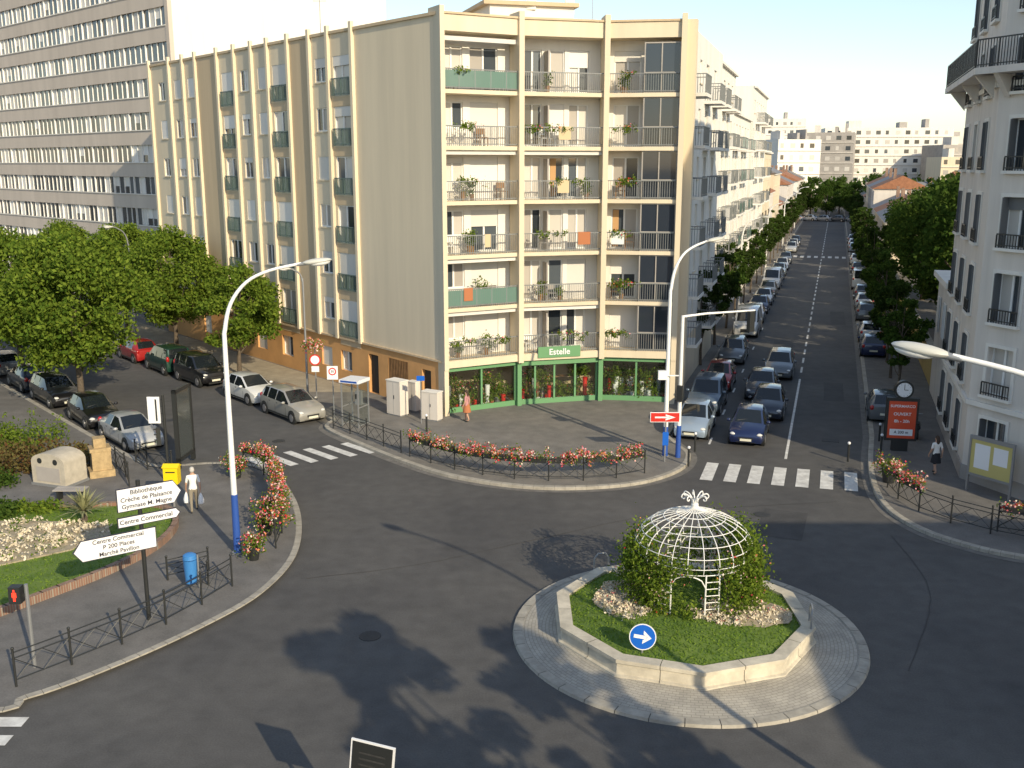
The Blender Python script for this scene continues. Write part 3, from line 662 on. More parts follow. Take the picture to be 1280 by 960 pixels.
# ---------------------------------------------------------------- right corner building
g=Grp('corner_apartment_building')
K=Vector(SP(5.75,44.0)); E=Vector(SP(5.75,54.6)); J=K+Vector((.39,-.92)).normalized()*9.5; J2=J+Vector((.95,-.3))*8
TP=23.5
def rb(a,b,cols,L0=0):
    d=Vector(b)-Vector(a); L=d.length; g.T=frame(*a,d.x,d.y)
    fz=[.9+2.95*i for i in range(8)]
    holes=[(x0,x1,z+.05,z+2.0) for z in fz[:7] for x0,x1 in cols]
    wallholes(g.p('walls',M_WHITE2),0,L,0,TP,holes,.3)
    for h in holes:
        window(g,*h,depth=.3,shut=.2,sm=M_SHUTD,fr=M_FRAME)
        if random.random()<.75:
            for sx in(0,1):
                x=h[0]+.0 if sx==0 else h[1]-.04
                g.p('folding_shutters',M_SHUTD).box(x,x+.04,-.25,.12,h[2]+.02,h[3]-.02)
        rail(g,M_BLACK,h[0]-.05,h[1]+.05,.16,h[2],.55,.12)
        g.p('sills',M_WHITE).box(h[0]-.15,h[1]+.15,.003,.2,h[2]-.12,h[2]-.005)
        g.p('window_surrounds',M_WHITE).box(h[0]-.14,h[0]-.002,.003,.05,h[2],h[3]+.14); g.p('window_surrounds',M_WHITE).box(h[1]+.002,h[1]+.14,.003,.05,h[2],h[3]+.14); g.p('window_surrounds',M_WHITE).box(h[0]-.002,h[1]+.002,.003,.05,h[3]+.002,h[3]+.14)
    for z in(3.35,15.9,21.8): g.p('string_courses',M_WHITE).box(0,L+.03,.003,.14,z,z+.2)
    g.p('balcony_slab',M_WHITE2).box(-.4,L+.4,.15,1.0,16.35,16.6); rail(g,M_BLACK,-.4,L+.4,.95,16.6,1.05,.13)
    for x in(.5,L-.5,L/2): g.p('brackets',M_WHITE2).add([(x-.12,.14,16.35),(x+.12,.14,16.35),(x+.12,.14,15.5),(x-.12,.14,15.5),(x-.12,.85,16.35),(x+.12,.85,16.35)],[(0,1,2,3),(0,3,4),(1,5,2),(2,5,4,3),(0,4,5,1)])
    g.p('plinth',M_GREYW).box(0,L,.003,.06,0,.75)
rb(E,K,[(1.0,2.1),(4.2,5.3),(7.6,8.7)])
rb(K,J,[(.75,1.95),(3.6,4.8),(6.6,7.8)]); rb(J,J2,[(1.5,2.8),(5,6.3)])
g.T=Matrix.Identity(4)
n1=Vector((.93,.37)); kk=Vector(SP(6.1,44.1)); g.p('core',M_GREYW).prism([SP(6.1,54.5),tuple(kk),tuple(J+n1*.35),tuple(J2+Vector((.3,.95))*.35),(38,34),SP(18,54.5)],0,TP-.1)
wallq(g.p('walls',M_WHITE2),E,Vector(SP(18,54.6)),0,TP)
g.p('roof_slope',M_ZINC).prism([tuple(E),tuple(K),tuple(J),tuple(J2),(38,34),SP(18,54.6)],TP,TP+.4)
g.T=RF(61.5,5.9); g.p('annexe_walls',M_WHITE2).box(0,6.6,-8,0,0,6.8); g.p('annexe_coping',M_WHITE).box(-.2,6.7,-8.1,.3,6.8,7.1); 
for x in(1.2,4): window(g,x,x+1.1,3.9,5.8,depth=-.02,shut=.2)
g.done()
g=Grp('garden_wall'); g.T=RF(128,6.0); g.p('wall',mat('ochre_wall',(.55,.40,.14),.9,ns=.6,na=.3)).box(0,66,-.3,0,0,2.1); g.p('coping',M_KERB).box(0,66,-.36,.06,2.1,2.2); g.done()
# ---------------------------------------------------------------- distant buildings
def far(name,cx,cy,L,depth,H,rot,wm,nf):
    g=Grp(name); a=math.radians(rot); g.T=frame(cx,cy,math.cos(a),math.sin(a)); 
    g.p('walls',wm).box(-L/2,L/2,-depth,0,0,H)
    n=int(L/3.2)
    for f in range(nf):
        z=H/nf*f+.9
        for i in range(n):
            x=-L/2+.8+i*3.2+random.uniform(-.1,.1); q=g.p('windows',M_GLASS) if random.random()<.6 else g.p('blinds',M_CURT); w_=random.choice([1.0,1.5,1.5]); q.box(x,x+w_,0.003,.04,z,z+1.3)
        if f: g.p('ledges',M_WHITE2).box(-L/2,L/2,.003,.25,z-.9,z-.7)
    g.p('roof_units',M_WHITE2).box(-L*.3,-L*.2,-depth*.7,-depth*.3,H,H+2.5); g.p('roof_units',M_GREYW).box(L*.1,L*.16,-depth*.7,-depth*.3,H,H+2); g.p('roof_units',M_GREYW).box(L*.3,L*.33,-depth*.7,-depth*.3,H,H+3)
    g.done()
far('apartment_block',128,350,42,14,25,-8,M_WHITE,8); far('apartment_block',103,335,16,18,23,-20,M_GREYW,7); far('apartment_block',110,470,46,14,33,-10,M_WHITE,9)
far('apartment_block',84,300,14,14,20,15,M_WHITE,6); far('apartment_block',150,330,24,14,19,5,M_GREYW,6)
far('apartment_block',175,420,60,15,24,0,M_WHITE2,8); far('apartment_block',230,400,60,15,22,0,M_WHITE,7)
far('apartment_block',134,300,16,14,15,-5,M_CREAM,5); far('apartment_block',86,420,50,14,24,0,M_WHITE2,7)
far('apartment_block',-40,300,120,20,15,0,M_WHITE2,5); far('apartment_block',-180,220,90,20,18,20,M_WHITE2,6)
for k in range(10):
    g=block('town_house',frame(84+k*13-20,255+random.uniform(-12,25),1,-.1),12,10,random.choice([1,2,2]),2.8,2.8,random.choice([M_WHITE2,M_CREAM,M_GREYW]),cyc(12,'w'),roof='gable',par=.2,rmat=random.choice([M_ZINC,M_ROOF]))
    if abs(84+k*13-20+6-255*.319)>14: g.done()
def plainb(name,poly,H):
    g=Grp(name); g.p('walls',M_WHITE2).prism(poly,0,H); g.p('cornice',M_WHITE).prism([(x*1.0,y) for x,y in poly],H,H+.3); g.done()
plainb('apartment_building',[(-32,-14),(9,-14),(9,-1.2),(-32,-1.2)],9.6)
plainb('apartment_building',[(22.6,10.8),(44,10.8),(44,-4),(22.6,-4)],13)
# ---------------------------------------------------------------- trees
TC={}
def tree_mesh(key,h,r,trunk,nc,nl,ls,lm,low=.28):
    C=[];g=Grp('t'); p=Part(g,M_BARK,True); cz=h*(low+1)/2; rz=(h-h*low)/2
    p.tube([(0,0,-.1),(.05,.02,h*.15),(.0,.08,h*.35),(.1,0,h*.6),(0,0,h*.85)],[trunk*1.25,trunk,trunk*.8,trunk*.45,trunk*.12],9)
    cen=[]
    for k in range(nc):
        d=rng.normal(size=3); d/=np.linalg.norm(d); rr=rng.uniform(.35,1)**.5
        c=np.array([d[0]*r*rr*.86,d[1]*r*rr*.86,cz+d[2]*rz*rr*.86]); cen.append(c)
        cr=rng.uniform(.12,.27)*r
        n=int(nl/nc*(cr/(.2*r))**2)
        q=rng.normal(size=(n,3)); q/=np.linalg.norm(q,axis=1)[:,None]; q*=(cr*rng.uniform(.35,1.25,n))[:,None]; q[:,2]*=.75
        C.append(q+c)
    for c in cen[:min(12,nc)]:
        z0=h*rng.uniform(low*.8,.55); a=np.array([0,0,z0]); m=(a+c)/2+rng.normal(size=3)*.12; p.tube([a,m,c],[trunk*.4,trunk*.25,trunk*.07],6,False)
    me=mk_mesh('tree_wood',p.v,p.f,M_BARK,True); lf=leaf_mesh('tree_leaves',np.vstack(C),ls,lm)
    TC[key]=(me,lf)
def tree(key,x,y,sc=1,rot=None,name='street_tree',zs=1):
    e=link(bpy.data.objects.new(name,None)); e.location=(x,y,.1); e.rotation_euler=(0,0,random.uniform(0,6.28) if rot is None else rot); e.scale=(sc,sc,sc*zs)
    for nm,me in zip(('trunk_and_limbs','foliage'),TC[key]): o=link(bpy.data.objects.new(nm,me)); o.parent=e
tree_mesh('A',9.8,4.2,.17,85,29000,.12,M_LEAF,low=.2); tree_mesh('B',9.3,3.9,.16,75,25000,.12,M_LEAF,low=.22)
tree_mesh('C',7.2,3.0,.13,50,15000,.11,M_LEAF,low=.18)
tree_mesh('D',11,4.2,.2,75,15000,.16,M_LEAF2,low=.12)
tree_mesh('S1',5.8,1.45,.07,30,4500,.09,M_LEAF3,low=.28); tree_mesh('S2',6.2,1.35,.07,30,4500,.09,M_LEAF2,low=.26)
tree_mesh('P',12.2,2.4,.22,45,9000,.15,M_LEAF,low=.35)
tree('A',*LP(-16.9,54.9),name='plane_tree',rot=.6); tree('B',*LP(-16.6,64.5),name='plane_tree'); tree('B',*LP(-14,72),name='plane_tree')
tree('C',*LP(-27.3,57.4),1.0,name='plane_tree'); tree('B',*LP(-27.5,67.5),.95,name='plane_tree'); tree('A',*LP(-28,78),.9,name='plane_tree'); tree('B',*LP(-27.5,90),.9,name='plane_tree')
tree('A',*LP(-12,84),.95,name='plane_tree'); tree('B',-33,50,.95,name='plane_tree')
for i,s in enumerate(range(57,320,8)):
    if i: tree('S1' if i%3 else 'S2',*SP(-7.75,s+random.uniform(-1.2,1.2)),random.uniform(.8,1.25)*(1.12 if s<90 else 1))
for i,s in enumerate([58,64,70,77,84,92,100,108,117,126]+list(range(136,320,9))): tree('S2' if i%3==0 else 'S1',*SP(3.9,s+random.uniform(-1,1)),random.uniform(.95,1.3))
for w,s,sc in((10.2,68,1.28),(11.5,78,1.3),(9,86,1.1),(12,95,1.2),(8.6,104,1),(10.5,114,1.05),(9,124,.95),(16,82,1.3),(16,102,1.2)): tree('D',*SP(w,s),sc,name='garden_tree')
for w,s,sc in((-2,262,.85),(4,258,.8),(-6,270,.9),(9,255,1.0),(1,285,.9),(13,262,.9),(-11,258,.75)): tree('D',*SP(w,s),sc,name='park_tree')
tree('P',7.6,5.6,name='plane_tree'); tree('P',10.6,7.6,.85,name='plane_tree'); tree('P',15.2,14.6,.62,name='plane_tree')  # unseen trees out of frame, added to cast shadows on the road
C=[]
for k in range(260):
    x=rng.uniform(60,330); y=rng.uniform(265,420); C.append(rng.normal(size=(60,3))*[3,3,2]+[x,y,5])
link(bpy.data.objects.new('distant_trees',leaf_mesh('distant_trees',np.vstack(C),.8,M_LEAF2)))
# ---------------------------------------------------------------- park (left)
LW=smooth_line([(-15.4,26.6),(-14.3,28.2),(-13.1,30.1),(-12.3,32.2),(-12.3,34.3),(-13.2,35.9),(-15,36.3),(-18,36.1),(-32,37)],4)
lawnp=LW+[(-40,36),(-40,23.4),(-19,23.4)]
single('lawn',M_GRASS,lambda p:p.prism(lawnp,.1,.24,False))
def bw(p):
    P=[(-19,23.4)]+LW
    for a,b in zip(P[:-1],P[1:]):
        d=Vector((b[0]-a[0],b[1]-a[1])).normalized()*.02; n=Vector((-d.y,d.x)).normalized()*.2
        a=Vector(a)-d;b=Vector(b)+d; p.prism([tuple(a-n),tuple(b-n),tuple(b),tuple(a)],.1,.38)
single('brick_edging',M_BRICK,bw)
def inpoly(x,y,P):
    c=False;j=len(P)-1
    for i in range(len(P)):
        if (P[i][1]>y)!=(P[j][1]>y) and x<(P[j][0]-P[i][0])*(y-P[i][1])/(P[j][1]-P[i][1])+P[i][0]: c=not c
        j=i
    return c
C=[]
while len(C)<18000:
    x,y=rng.uniform(-24,-12),rng.uniform(23.5,37)
    if inpoly(x,y,lawnp): C.append((x,y,.26+rng.uniform(0,.03)))
link(bpy.data.objects.new('grass',leaf_mesh('grass',C,.05,M_BLADE,.25)))
bed=[(-24,29),(-19.5,29.6),(-16.7,30.4),(-14.9,31.8),(-14.1,33.2),(-14.6,34.2),(-16.5,34.5),(-20,34.6),(-24,35)]
g=Grp('flower_bed'); g.p('soil',M_SOIL).prism(bed,.2,.29,False)
C=[];C2=[]
for k in range(560):
    x,y=rng.uniform(-24,-14),rng.uniform(29,35)
    if inpoly(x,y,bed):
        C.append(rng.normal(size=(14,3))*[.09,.09,.05]+[x,y,.38])
        if k%7==0: C2.append(rng.normal(size=(12,3))*[.1,.1,.06]+[x,y,.40])
g.leaf('bedding_plants',M_LEAFP,np.vstack(C),.06); g.leaf('greenery',M_LEAF,np.vstack(C2),.06); g.done()
g=Grp('yucca'); bx,by=-15.6,34.6
q=g.p('leaf_blades',mat('yucca_leaf',(.20,.22,.10),.7,isl=True,col2=(.32,.31,.16)))
for k in range(110):
    t=rng.uniform(0,6.28); e=rng.uniform(.1,1.4); L=rng.uniform(.75,1.1); d=Vector((math.cos(t)*math.cos(e),math.sin(t)*math.cos(e),math.sin(e))); s_=Vector((-math.sin(t),math.cos(t),0))*.04
    o=Vector((bx,by,.65)); m=o+d*L*.55; tp=o+d*L+Vector((0,0,-.12)); q.add([o-s_*.6,o+s_*.6,m+s_,m-s_,tp],[(0,1,2,3),(3,2,4)])
g.p('stem',M_BARK,True).tube([(bx,by,.2),(bx,by,.7)],[.12,.09]); g.done()
def shrub(name,x0,x1,y0,y1,h,m,n,sz=.08,z0=.12):
    g=Grp(name); C=[]
    for k in range(n):
        x,y=rng.uniform(x0,x1),rng.uniform(y0,y1); hh=h*rng.uniform(.55,1)
        q=rng.normal(size=(60,3)); q/=np.linalg.norm(q,axis=1)[:,None]; q*=rng.uniform(.2,.48,(60,1)); q[:,2]=np.abs(q[:,2])*hh/.45; C.append(q+[x,y,z0])
        if k%6==0: g.p('stems',M_BARK,True).tube([(x,y,z0),(x+.05,y,z0+hh*.6)],[.03,.01],5)
    g.leaf('foliage',m,np.vstack(C),sz); g.done()
shrub('shrub',-23.5,-18.6,35.0,36.2,.7,M_LEAF2,45,z0=.22); shrub('russet_shrub',-27,-20.2,40.2,43.5,1.3,M_LEAFR,110); shrub('shrub',-33,-21.5,43,46.5,1.6,M_LEAF,150); shrub('shrub',-24,-20.5,38.6,40,.9,M_LEAF2,40); shrub('russet_shrub',-20.5,-18.3,41.5,44,.8,M_LEAFR,30)
shrub('shrub',-18.6,-16.5,35.5,36.1,.5,M_LEAF,12,z0=.22)
g=Grp('recycling_container'); g.T=Matrix.Translation((-18.7,39.6,.125))@Matrix.Rotation(-.35,4,'Z')
q=g.p('shell',M_CONC,True); ss=[]
for k in range(13):
    t=math.pi*k/12; ss.append((.85*math.cos(t),1.0+.38*math.sin(t)))
pts=[(.85,0)]+ss+[(-.85,0)]
n=len(pts); q.add([(x,-.6,z) for x,z in pts]+[(x,.6,z) for x,z in pts],[tuple(range(n)),tuple(range(2*n-1,n-1,-1))]+[(i,(i+1)%n,n+(i+1)%n,n+i) for i in range(n)])
for x in(-.4,.4): disc(g.p('openings',M_BLACK,True),(x,-.6,1.05),(0,-1,0),.12,.01,14)
g.p('base',M_GREYM).box(-.9,.9,-.65,.65,-.01,.1); g.p('door_panel',M_GREYW).box(-.6,.6,-.62,-.603,.2,.8); g.done()
g=Grp('stone_pillar'); q=g.p('stone',mat('sandstone',(.52,.38,.20),.9,ns=4,na=.4,bump=(8,.5)))
g.T=Matrix.Translation((-17.4,40.6,.12))@Matrix.Rotation(.5,4,'Z')
for (a,b,c,z0,z1) in((.5,.45,0,0,.3),(.38,.35,.02,.3,1.1),(.42,.38,0,1.1,1.25),(.24,.26,0,1.25,1.65)): q.box(-a+c,a+c,-b,b,z0,z1)
g.done()
g=Grp('park_bench'); g.T=Matrix.Translation((-17.3,37.4,.125)); 
for y in(-.2,0,.2): g.p('slats',M_GREYW).box(-.6,.6,y-.08,y+.08,.42,.46)
for x in(-.45,.45): g.p('legs',M_BLACK).box(x-.04,x+.04,-.2,.2,0,.42)
g.done()
g=Grp('yellow_post_box'); g.T=Matrix.Translation((-13.0,36.6,.12)); g.p('post',M_GREYM,True).tube([(0,0,0),(0,0,.95)],.05); g.p('box',M_YEL).box(-.27,.27,-.2,.2,.95,1.6); g.p('lid',M_YEL).add([(-.31,-.24,1.6),(.31,-.24,1.6),(.31,.24,1.6),(-.31,.24,1.6),(-.31,.0,1.72),(.31,.0,1.72)],[(0,1,2,3),(0,1,5,4),(2,3,4,5),(0,4,3),(1,2,5)]); g.p('slot',M_BLACK).box(-.18,.18,-.205,-.2,1.4,1.45); g.done()
# ---------------------------------------------------------------- street lamps
def lamp(name,x,y,ang,H=9.9,reach=3.05,blue=2.2,str_=6.9,k=1.0,m=None):
    m=m or M_WMETAL
    g=Grp(name); d=Vector((math.cos(ang),math.sin(ang),0))
    pts=[(0,.12),(0,1.2),(0,str_),(.04,str_+(H-str_)*.3),(reach*.09,str_+(H-str_)*.58),(reach*.26,H-(H-str_)*.2),(reach*.5,H-(H-str_)*.08),(reach-.5,H-.02)]
    sm=[pts[0],pts[1]]+smooth_line(pts[1:],4)[1:]
    P=[d*a+Vector((0,0,z)) for a,z in sm]; R=[k*float(np.interp(z,[0,1.2,7,9,10],[.12,.105,.08,.058,.045])) for a,z in sm]
    g.p('column',m,True).tube(P,R,10)
    g.p('base_plate',M_GREYM,True).tube([(0,0,.1),(0,0,.16)],.2,12)
    if blue: g.p('blue_sleeve',M_BLUE,True).tube([(0,0,.13),(0,0,blue)],[.132,.112],12)
    M=Matrix.Translation(d*(reach-.1)+Vector((0,0,H)))@Matrix.Rotation(ang,4,'Z')@Matrix.Rotation(-.12,4,'Y')@Matrix.Scale(k**.5,4); g.T=M
    h=g.p('lamp_head',M_HOUS,True); h.ell((.1,0,.03),.48,.17,.1,16,8); g.p('diffuser',M_LAMP,True).ell((.18,0,-.03),.34,.14,.1,14,8)
    g.p('collar',M_GREYM,True).tube([(-.55,0,0),(-.2,0,.02)],[.05,.07],10)
    g.T=Matrix.Identity(4); g.done((x,y,0))
lamp('street_lamp',-9.3,31.9,.12); lamp('street_lamp',6.9,43.4,.5,9.7,2.4,1.5); lamp('street_lamp',9.7,14.6,2.6,9.95,3.4)
lamp('street_lamp',*LP(-26.5,47.5),3.7,7.6,1.0,0,6.6,.6,M_GREYM); lamp('street_lamp',*LP(-27.5,75),3.9,8.5,1.4,0,6.6,.7,M_GREYM)
for s in(90,125,165,210): lamp('street_lamp',*SP(-7.6,s),math.radians(-18),8.5,2,0,6.2,.8)
g=Grp('traffic_signal_mast'); x,y=7.45,43.2
g.p('column',M_WMETAL,True).tube([(x,y,.1),(x,y,6.55)],[.1,.07],10); g.p('sleeve',M_BLUE,True).tube([(x,y,.12),(x,y,1.6)],[.122,.105],10)
g.p('arm',M_WMETAL,True).tube([(x,y,6.5),(x+1,y+.2,6.6),(x+3.3,y+.7,6.68)],[.055,.05,.035],8)
LENS=[mat('lens_dim_red',(.15,.01,.01),.2),mat('lens_dim_amber',(.16,.1,.01),.2),mat('lens_dim_green',(.01,.12,.04),.2)]
def sighead(g,M,s=1,lit=0):
    g.T=M; g.p('signal_housing',M_BLACK).box(-.14*s,.14*s,-.1*s,.1*s,-.45*s,.45*s)
    for i in range(3): disc(g.p('lens_%d'%(i+1),LENS[i],True),(0,-.1*s,.28*s-.28*s*i),(0,-1,0),.09*s,.015,12)
    for i in range(3): 
        q=g.p('signal_hoods',M_BLACK); z=.28*s-.28*s*i; q.box(-.1*s,.1*s,-.22*s,-.1*s,z+.09*s,z+.11*s)
    g.T=Matrix.Identity(4)
sighead(g,Matrix.Translation((x+3.1,y+.55,6.2))@Matrix.Rotation(-2.6,4,'Z')); sighead(g,Matrix.Translation((x-.05,y-.18,3.1))@Matrix.Rotation(2.6,4,'Z'),.8)
g.p('white_box',M_SIGNW).box(x-1.0,x-.6,y-.1,y+.1,3.7,4.1); g.p('white_box',M_SIGNW).box(x-.6,x,y-.02,y+.02,3.85,3.9); g.done()
g=Grp('direction_sign'); g.p('post',M_GREYM,True).tube([(6.75,42.5,.1),(6.75,42.5,2.4)],.035); g.p('board_back',M_SIGNW).box(6.05,7.35,42.42,42.46,1.95,2.4); g.p('board',M_RED).box(6.08,7.32,42.405,42.42,1.98,2.37)
arrowpoly(g,(6.7,42.40,2.175),(0,-1,0),.9,.28,M_SIGNW,0,.002); g.p('blue_panel',M_BLUES).box(6.62,6.88,42.42,42.45,.9,1.5); g.done()
g=Grp('traffic_signal'); x,y=-14.1,39.3; g.p('column',M_BLACK,True).tube([(x,y,.1),(x,y,3.9)],.06); sighead(g,Matrix.Translation((x-.3,y,3.3))@Matrix.Rotation(2.5,4,'Z')); sighead(g,Matrix.Translation((x-.25,y-.1,2.2))@Matrix.Rotation(-1.2,4,'Z'),.8); g.p('white_backboard',M_SIGNW).box(x-.6,x-.1,y-.13,y-.11,2.75,3.85); g.done()
g=Grp('notice_board'); g.T=frame(-14.4,41.4,.08,.99); q=g.p('frame',M_BLACK)
q.box(0,1.7,-.09,.09,.45,.6); q.box(0,1.7,-.09,.09,3.45,3.6); q.box(0,.12,-.09,.09,.1,3.6); q.box(1.58,1.7,-.09,.09,.1,3.6); g.p('panel',mat('board_dark',(.06,.07,.07),.2,coat=.6)).box(.12,1.58,-.05,.05,.6,3.45); g.done()
# signpost with three boards
g=Grp('signpost'); x,y=-10.5,26.8; g.p('post',M_BLACK,True).tube([(x,y,.1),(x,y,4.35)],.06,10)
def board(cx,cy,cz,W,H,lines,dirn,yaw,size):
    n=Vector((math.sin(yaw),-math.cos(yaw),0)); r=(-n).cross(Vector((0,0,1))).normalized(); c=Vector((cx,cy,cz))+n*.09
    def P(a,b,o): return c+r*a*dirn+Vector((0,0,b))+n*o
    for (mm,nm,e,o0,o1) in((M_TXT,'board_border',0,-.02,.02),(M_SIGNW,'board_face',.022,.02,.024)):
        hh=min(H*.45,.24)
        pl=[(-W/2+e,-H/2+e),(W/2-hh,-H/2+e),(W/2-e*1.5,0),(W/2-hh,H/2-e),(-W/2+e,H/2-e)]
        q=g.p(nm,mm); k=5; q.add([P(a,b,o0) for a,b in pl]+[P(a,b,o1) for a,b in pl],[tuple(range(k)),tuple(range(2*k-1,k-1,-1))]+[(i,(i+1)%k,k+(i+1)%k,k+i) for i in range(k)])
    for i,t in enumerate(lines):
        z=(len(lines)-1)*size*.56-i*size*1.12; g.text(t,size,c+r*(-dirn*.09)+n*.028+Vector((0,0,z)),n,M_TXT,.002)
board(x+.22,y+.16,3.86,1.8,.68,['Bibliothèque','Crèche de Plaisance','Gymnase M. Magne'],1,.62,.175)
board(x+.18,y+.13,3.22,1.75,.30,['Centre Commercial'],1,.62,.18); board(x-.62,y-.44,2.62,2.25,.62,['Centre Commercial','P 200 Places','Marché Pavillon'],-1,.62,.17)
g.done()
g=Grp('pedestrian_signal'); x,y=-12.5,24.0; g.p('post',M_GREYM,True).tube([(x,y,.1),(x,y,2.45)],.05); g.p('housing',M_BLACK).box(x-.42,x-.12,y-.12,y+.12,1.95,2.4)
g.p('bracket',M_BLACK).box(x-.12,x,y-.03,y+.03,2.1,2.2); f=g.p('red_figure',M_REDL); a=x-.27; yy=y-.13
f.box(a-.03,a+.03,yy,yy+.01,2.15,2.27); f.box(a-.02,a+.02,yy,yy+.01,2.29,2.34); f.box(a-.028,a-.006,yy,yy+.01,2.03,2.15); f.box(a+.006,a+.028,yy,yy+.01,2.03,2.15); f.box(a-.055,a-.036,yy,yy+.01,2.13,2.26); f.box(a+.036,a+.055,yy,yy+.01,2.13,2.26); g.done()
g=Grp('litter_bin'); g.T=Matrix.Translation((-9.95,29.0,.12)); M_BIN=mat('bin_blue',(.05,.22,.55),.4)
g.p('body',M_BIN,True).tube([(0,0,.2),(0,0,.95)],[.17,.21],14); g.p('hood',M_BIN,True).tube([(0,0,.98),(0,0,1.1),(0,0,1.16)],[.22,.2,.1],14); g.p('post',M_GREYM,True).tube([(.24,0,0),(.24,0,1.1)],.03); g.done()
# ---------------------------------------------------------------- fences
def fence(name,pts,flowers=False,h=.95,z0=.125,fl=(0,1)):
    g=Grp(name); P=resample(smooth_line(pts,4),1.45); q=g.p('rails_and_posts',M_BLACK,True); C=[];F=[]
    for i,(x,y) in enumerate(P): q.tube([(x,y,z0-.02),(x,y,z0+h+.06)],.03,6); q.ell((x,y,z0+h+.09),.045,.045,.045,8,5)
    for i in range(len(P)-1):
        a,b=Vector(P[i]),Vector(P[i+1])
        for z in(.18,h-.18,h-.02): q.tube([(*a,z0+z),(*b,z0+z)],.018,5)
        mm=a.lerp(b,.5)
        q.tube([(*a,z0+.18),(*mm,z0+h-.18),(*b,z0+.18)],.012,5); q.tube([(*a,z0+h-.18),(*mm,z0+.18),(*b,z0+h-.18)],.012,5)
        if flowers and fl[0]<=i/(len(P)-1)<fl[1]:
            d=(b-a).normalized(); n=Vector((-d.y,d.x))*.13; bx=g.p('flower_boxes',M_BLACK); s0=a.lerp(b,.08);s1=a.lerp(b,.92)
            bx.prism([tuple(s0-n),tuple(s1-n),tuple(s1+n),tuple(s0+n)],z0+h-.16,z0+h+.04)
            for k in range(24):
                t=rng.uniform(0.05,.95); c=np.array([*a.lerp(b,t),z0+h+.12])+rng.normal(size=3)*[.13,.13,.13]+[0,0,-.12*rng.uniform()]
                C.append(rng.normal(size=(16,3))*.1+c)
                if rng.uniform()<.85: F.append(rng.normal(size=(14,3))*[.08,.08,.07]+c+[0,-.02,.05])
    if C: g.leaf('geranium_leaves',M_LEAF,np.vstack(C),.045); g.leaf('petals',M_FLOW,np.vstack(F),.045,.8)
    g.done()
fence('flower_railing',[(-4.6,43.3),(-2.5,41.35),(0,40.05),(2.6,39.75),(5,40.4),(6.7,41.7)],True)
fence('railing',[(-8.9,48.2),(-7.3,46.5),(-5.0,43.8)]); fence('railing',[(-12.5,23.0),(-11.6,24.1),(-10.75,25.2),(-9.94,26.4),(-9.3,27.7),(-8.7,29.2)])
fence('flower_railing',[(-11.6,41.5),(-10.3,40.3),(-9.5,38.4),(-8.6,35.4),(-8.1,33.0),(-8.2,30.9)],True)
fence('railing',[(-10.9,29.6),(-10.4,30.3),(-9.6,30.3),(-9.3,29.6),(-9.8,28.9)],h=.7)
fence('flower_railing',[(15.3,38.9),(15.2,37.0),(15.75,35.3),(16.8,33.9),(18.2,32.8),(22,31)],True,fl=(0,.16)); fence('flower_railing',[(17.4,33.9),(19.5,32.8),(22,31.8)],True); 
fence('railing',[(-16.6,42.4),(-15.4,41.0),(-14.2,40.6)]); fence('railing',[(-18,42.6),(-16.2,40.2),(-15.4,38.4)])
def flowerbush(x,y,z,r,n=26):
    g=Grp('flower_planter'); g.p('pot',M_BLACK,True).tube([(x,y,.12),(x,y,z)],[r*.4,r*.6],12); C=[];F=[]
    for k in range(n):
        c=np.array([x,y,z+.1])+rng.normal(size=3)*[r*.55,r*.55,.16]; C.append(rng.normal(size=(20,3))*.1+c)
        if k%4: F.append(rng.normal(size=(12,3))*.08+c+[0,0,.06])
    g.leaf('leaves',M_LEAF,np.vstack(C),.05); g.leaf('petals',M_FLOW,np.vstack(F),.042,.8); g.done()
flowerbush(15.6,39.6,.7,.55); flowerbush(-11.6,40.2,.7,.5); flowerbush(-8.75,33.6,.6,.5); flowerbush(-8.6,31.3,.6,.4); flowerbush(-8.9,35.2,.6,.5)
for x,y in((7.7,41.9),(8.4,44.2),(-4.2,47.6),(14.9,42.6),SP(2.7,47),SP(2.7,49)):
    g=Grp('bollard'); g.p('post',M_BLACK,True).tube([(x,y,.1),(x,y,.9)],.05); g.p('cap',M_SIGNW,True).ell((x,y,.95),.07,.07,.07); g.done()
g=Grp('phone_booth'); g.T=frame(-8.5,48.6,.92,-.4,z=.125); q=g.p('frame',M_GREYM)
for x in(0,.95):
    for y in(0,-.95): q.box(x-.03,x+.03,y-.03,y+.03,0,2.25)
for z in(0.08,1.0,2.2): 
    q.box(.03,.92,-.97,-.94,z,z+.05); q.box(-.02,.02,-.92,-.03,z,z+.05); q.box(.93,.97,-.92,-.03,z,z+.05)
g.p('roof',M_SIGNW).box(-.08,1.03,-1.03,.08,2.26,2.42); g.p('roof_band',M_BLUE).box(.0,.95,.081,.085,2.29,2.39); gl=g.p('panes',M_TGLASS); gl.quad((.03,-.955,.13),(.92,-.955,.13),(.92,-.955,2.2),(.03,-.955,2.2)); gl.quad((0,-.92,.13),(0,-.03,.13),(0,-.03,2.2),(0,-.92,2.2)); gl.quad((.95,-.92,.13),(.95,-.03,.13),(.95,-.03,2.2),(.95,-.92,2.2))
g.p('telephone',M_GREYM).box(.3,.65,-.93,-.75,1.0,1.7); g.p('handset',M_BLACK).box(.33,.4,-.75,-.7,1.3,1.55); g.done()
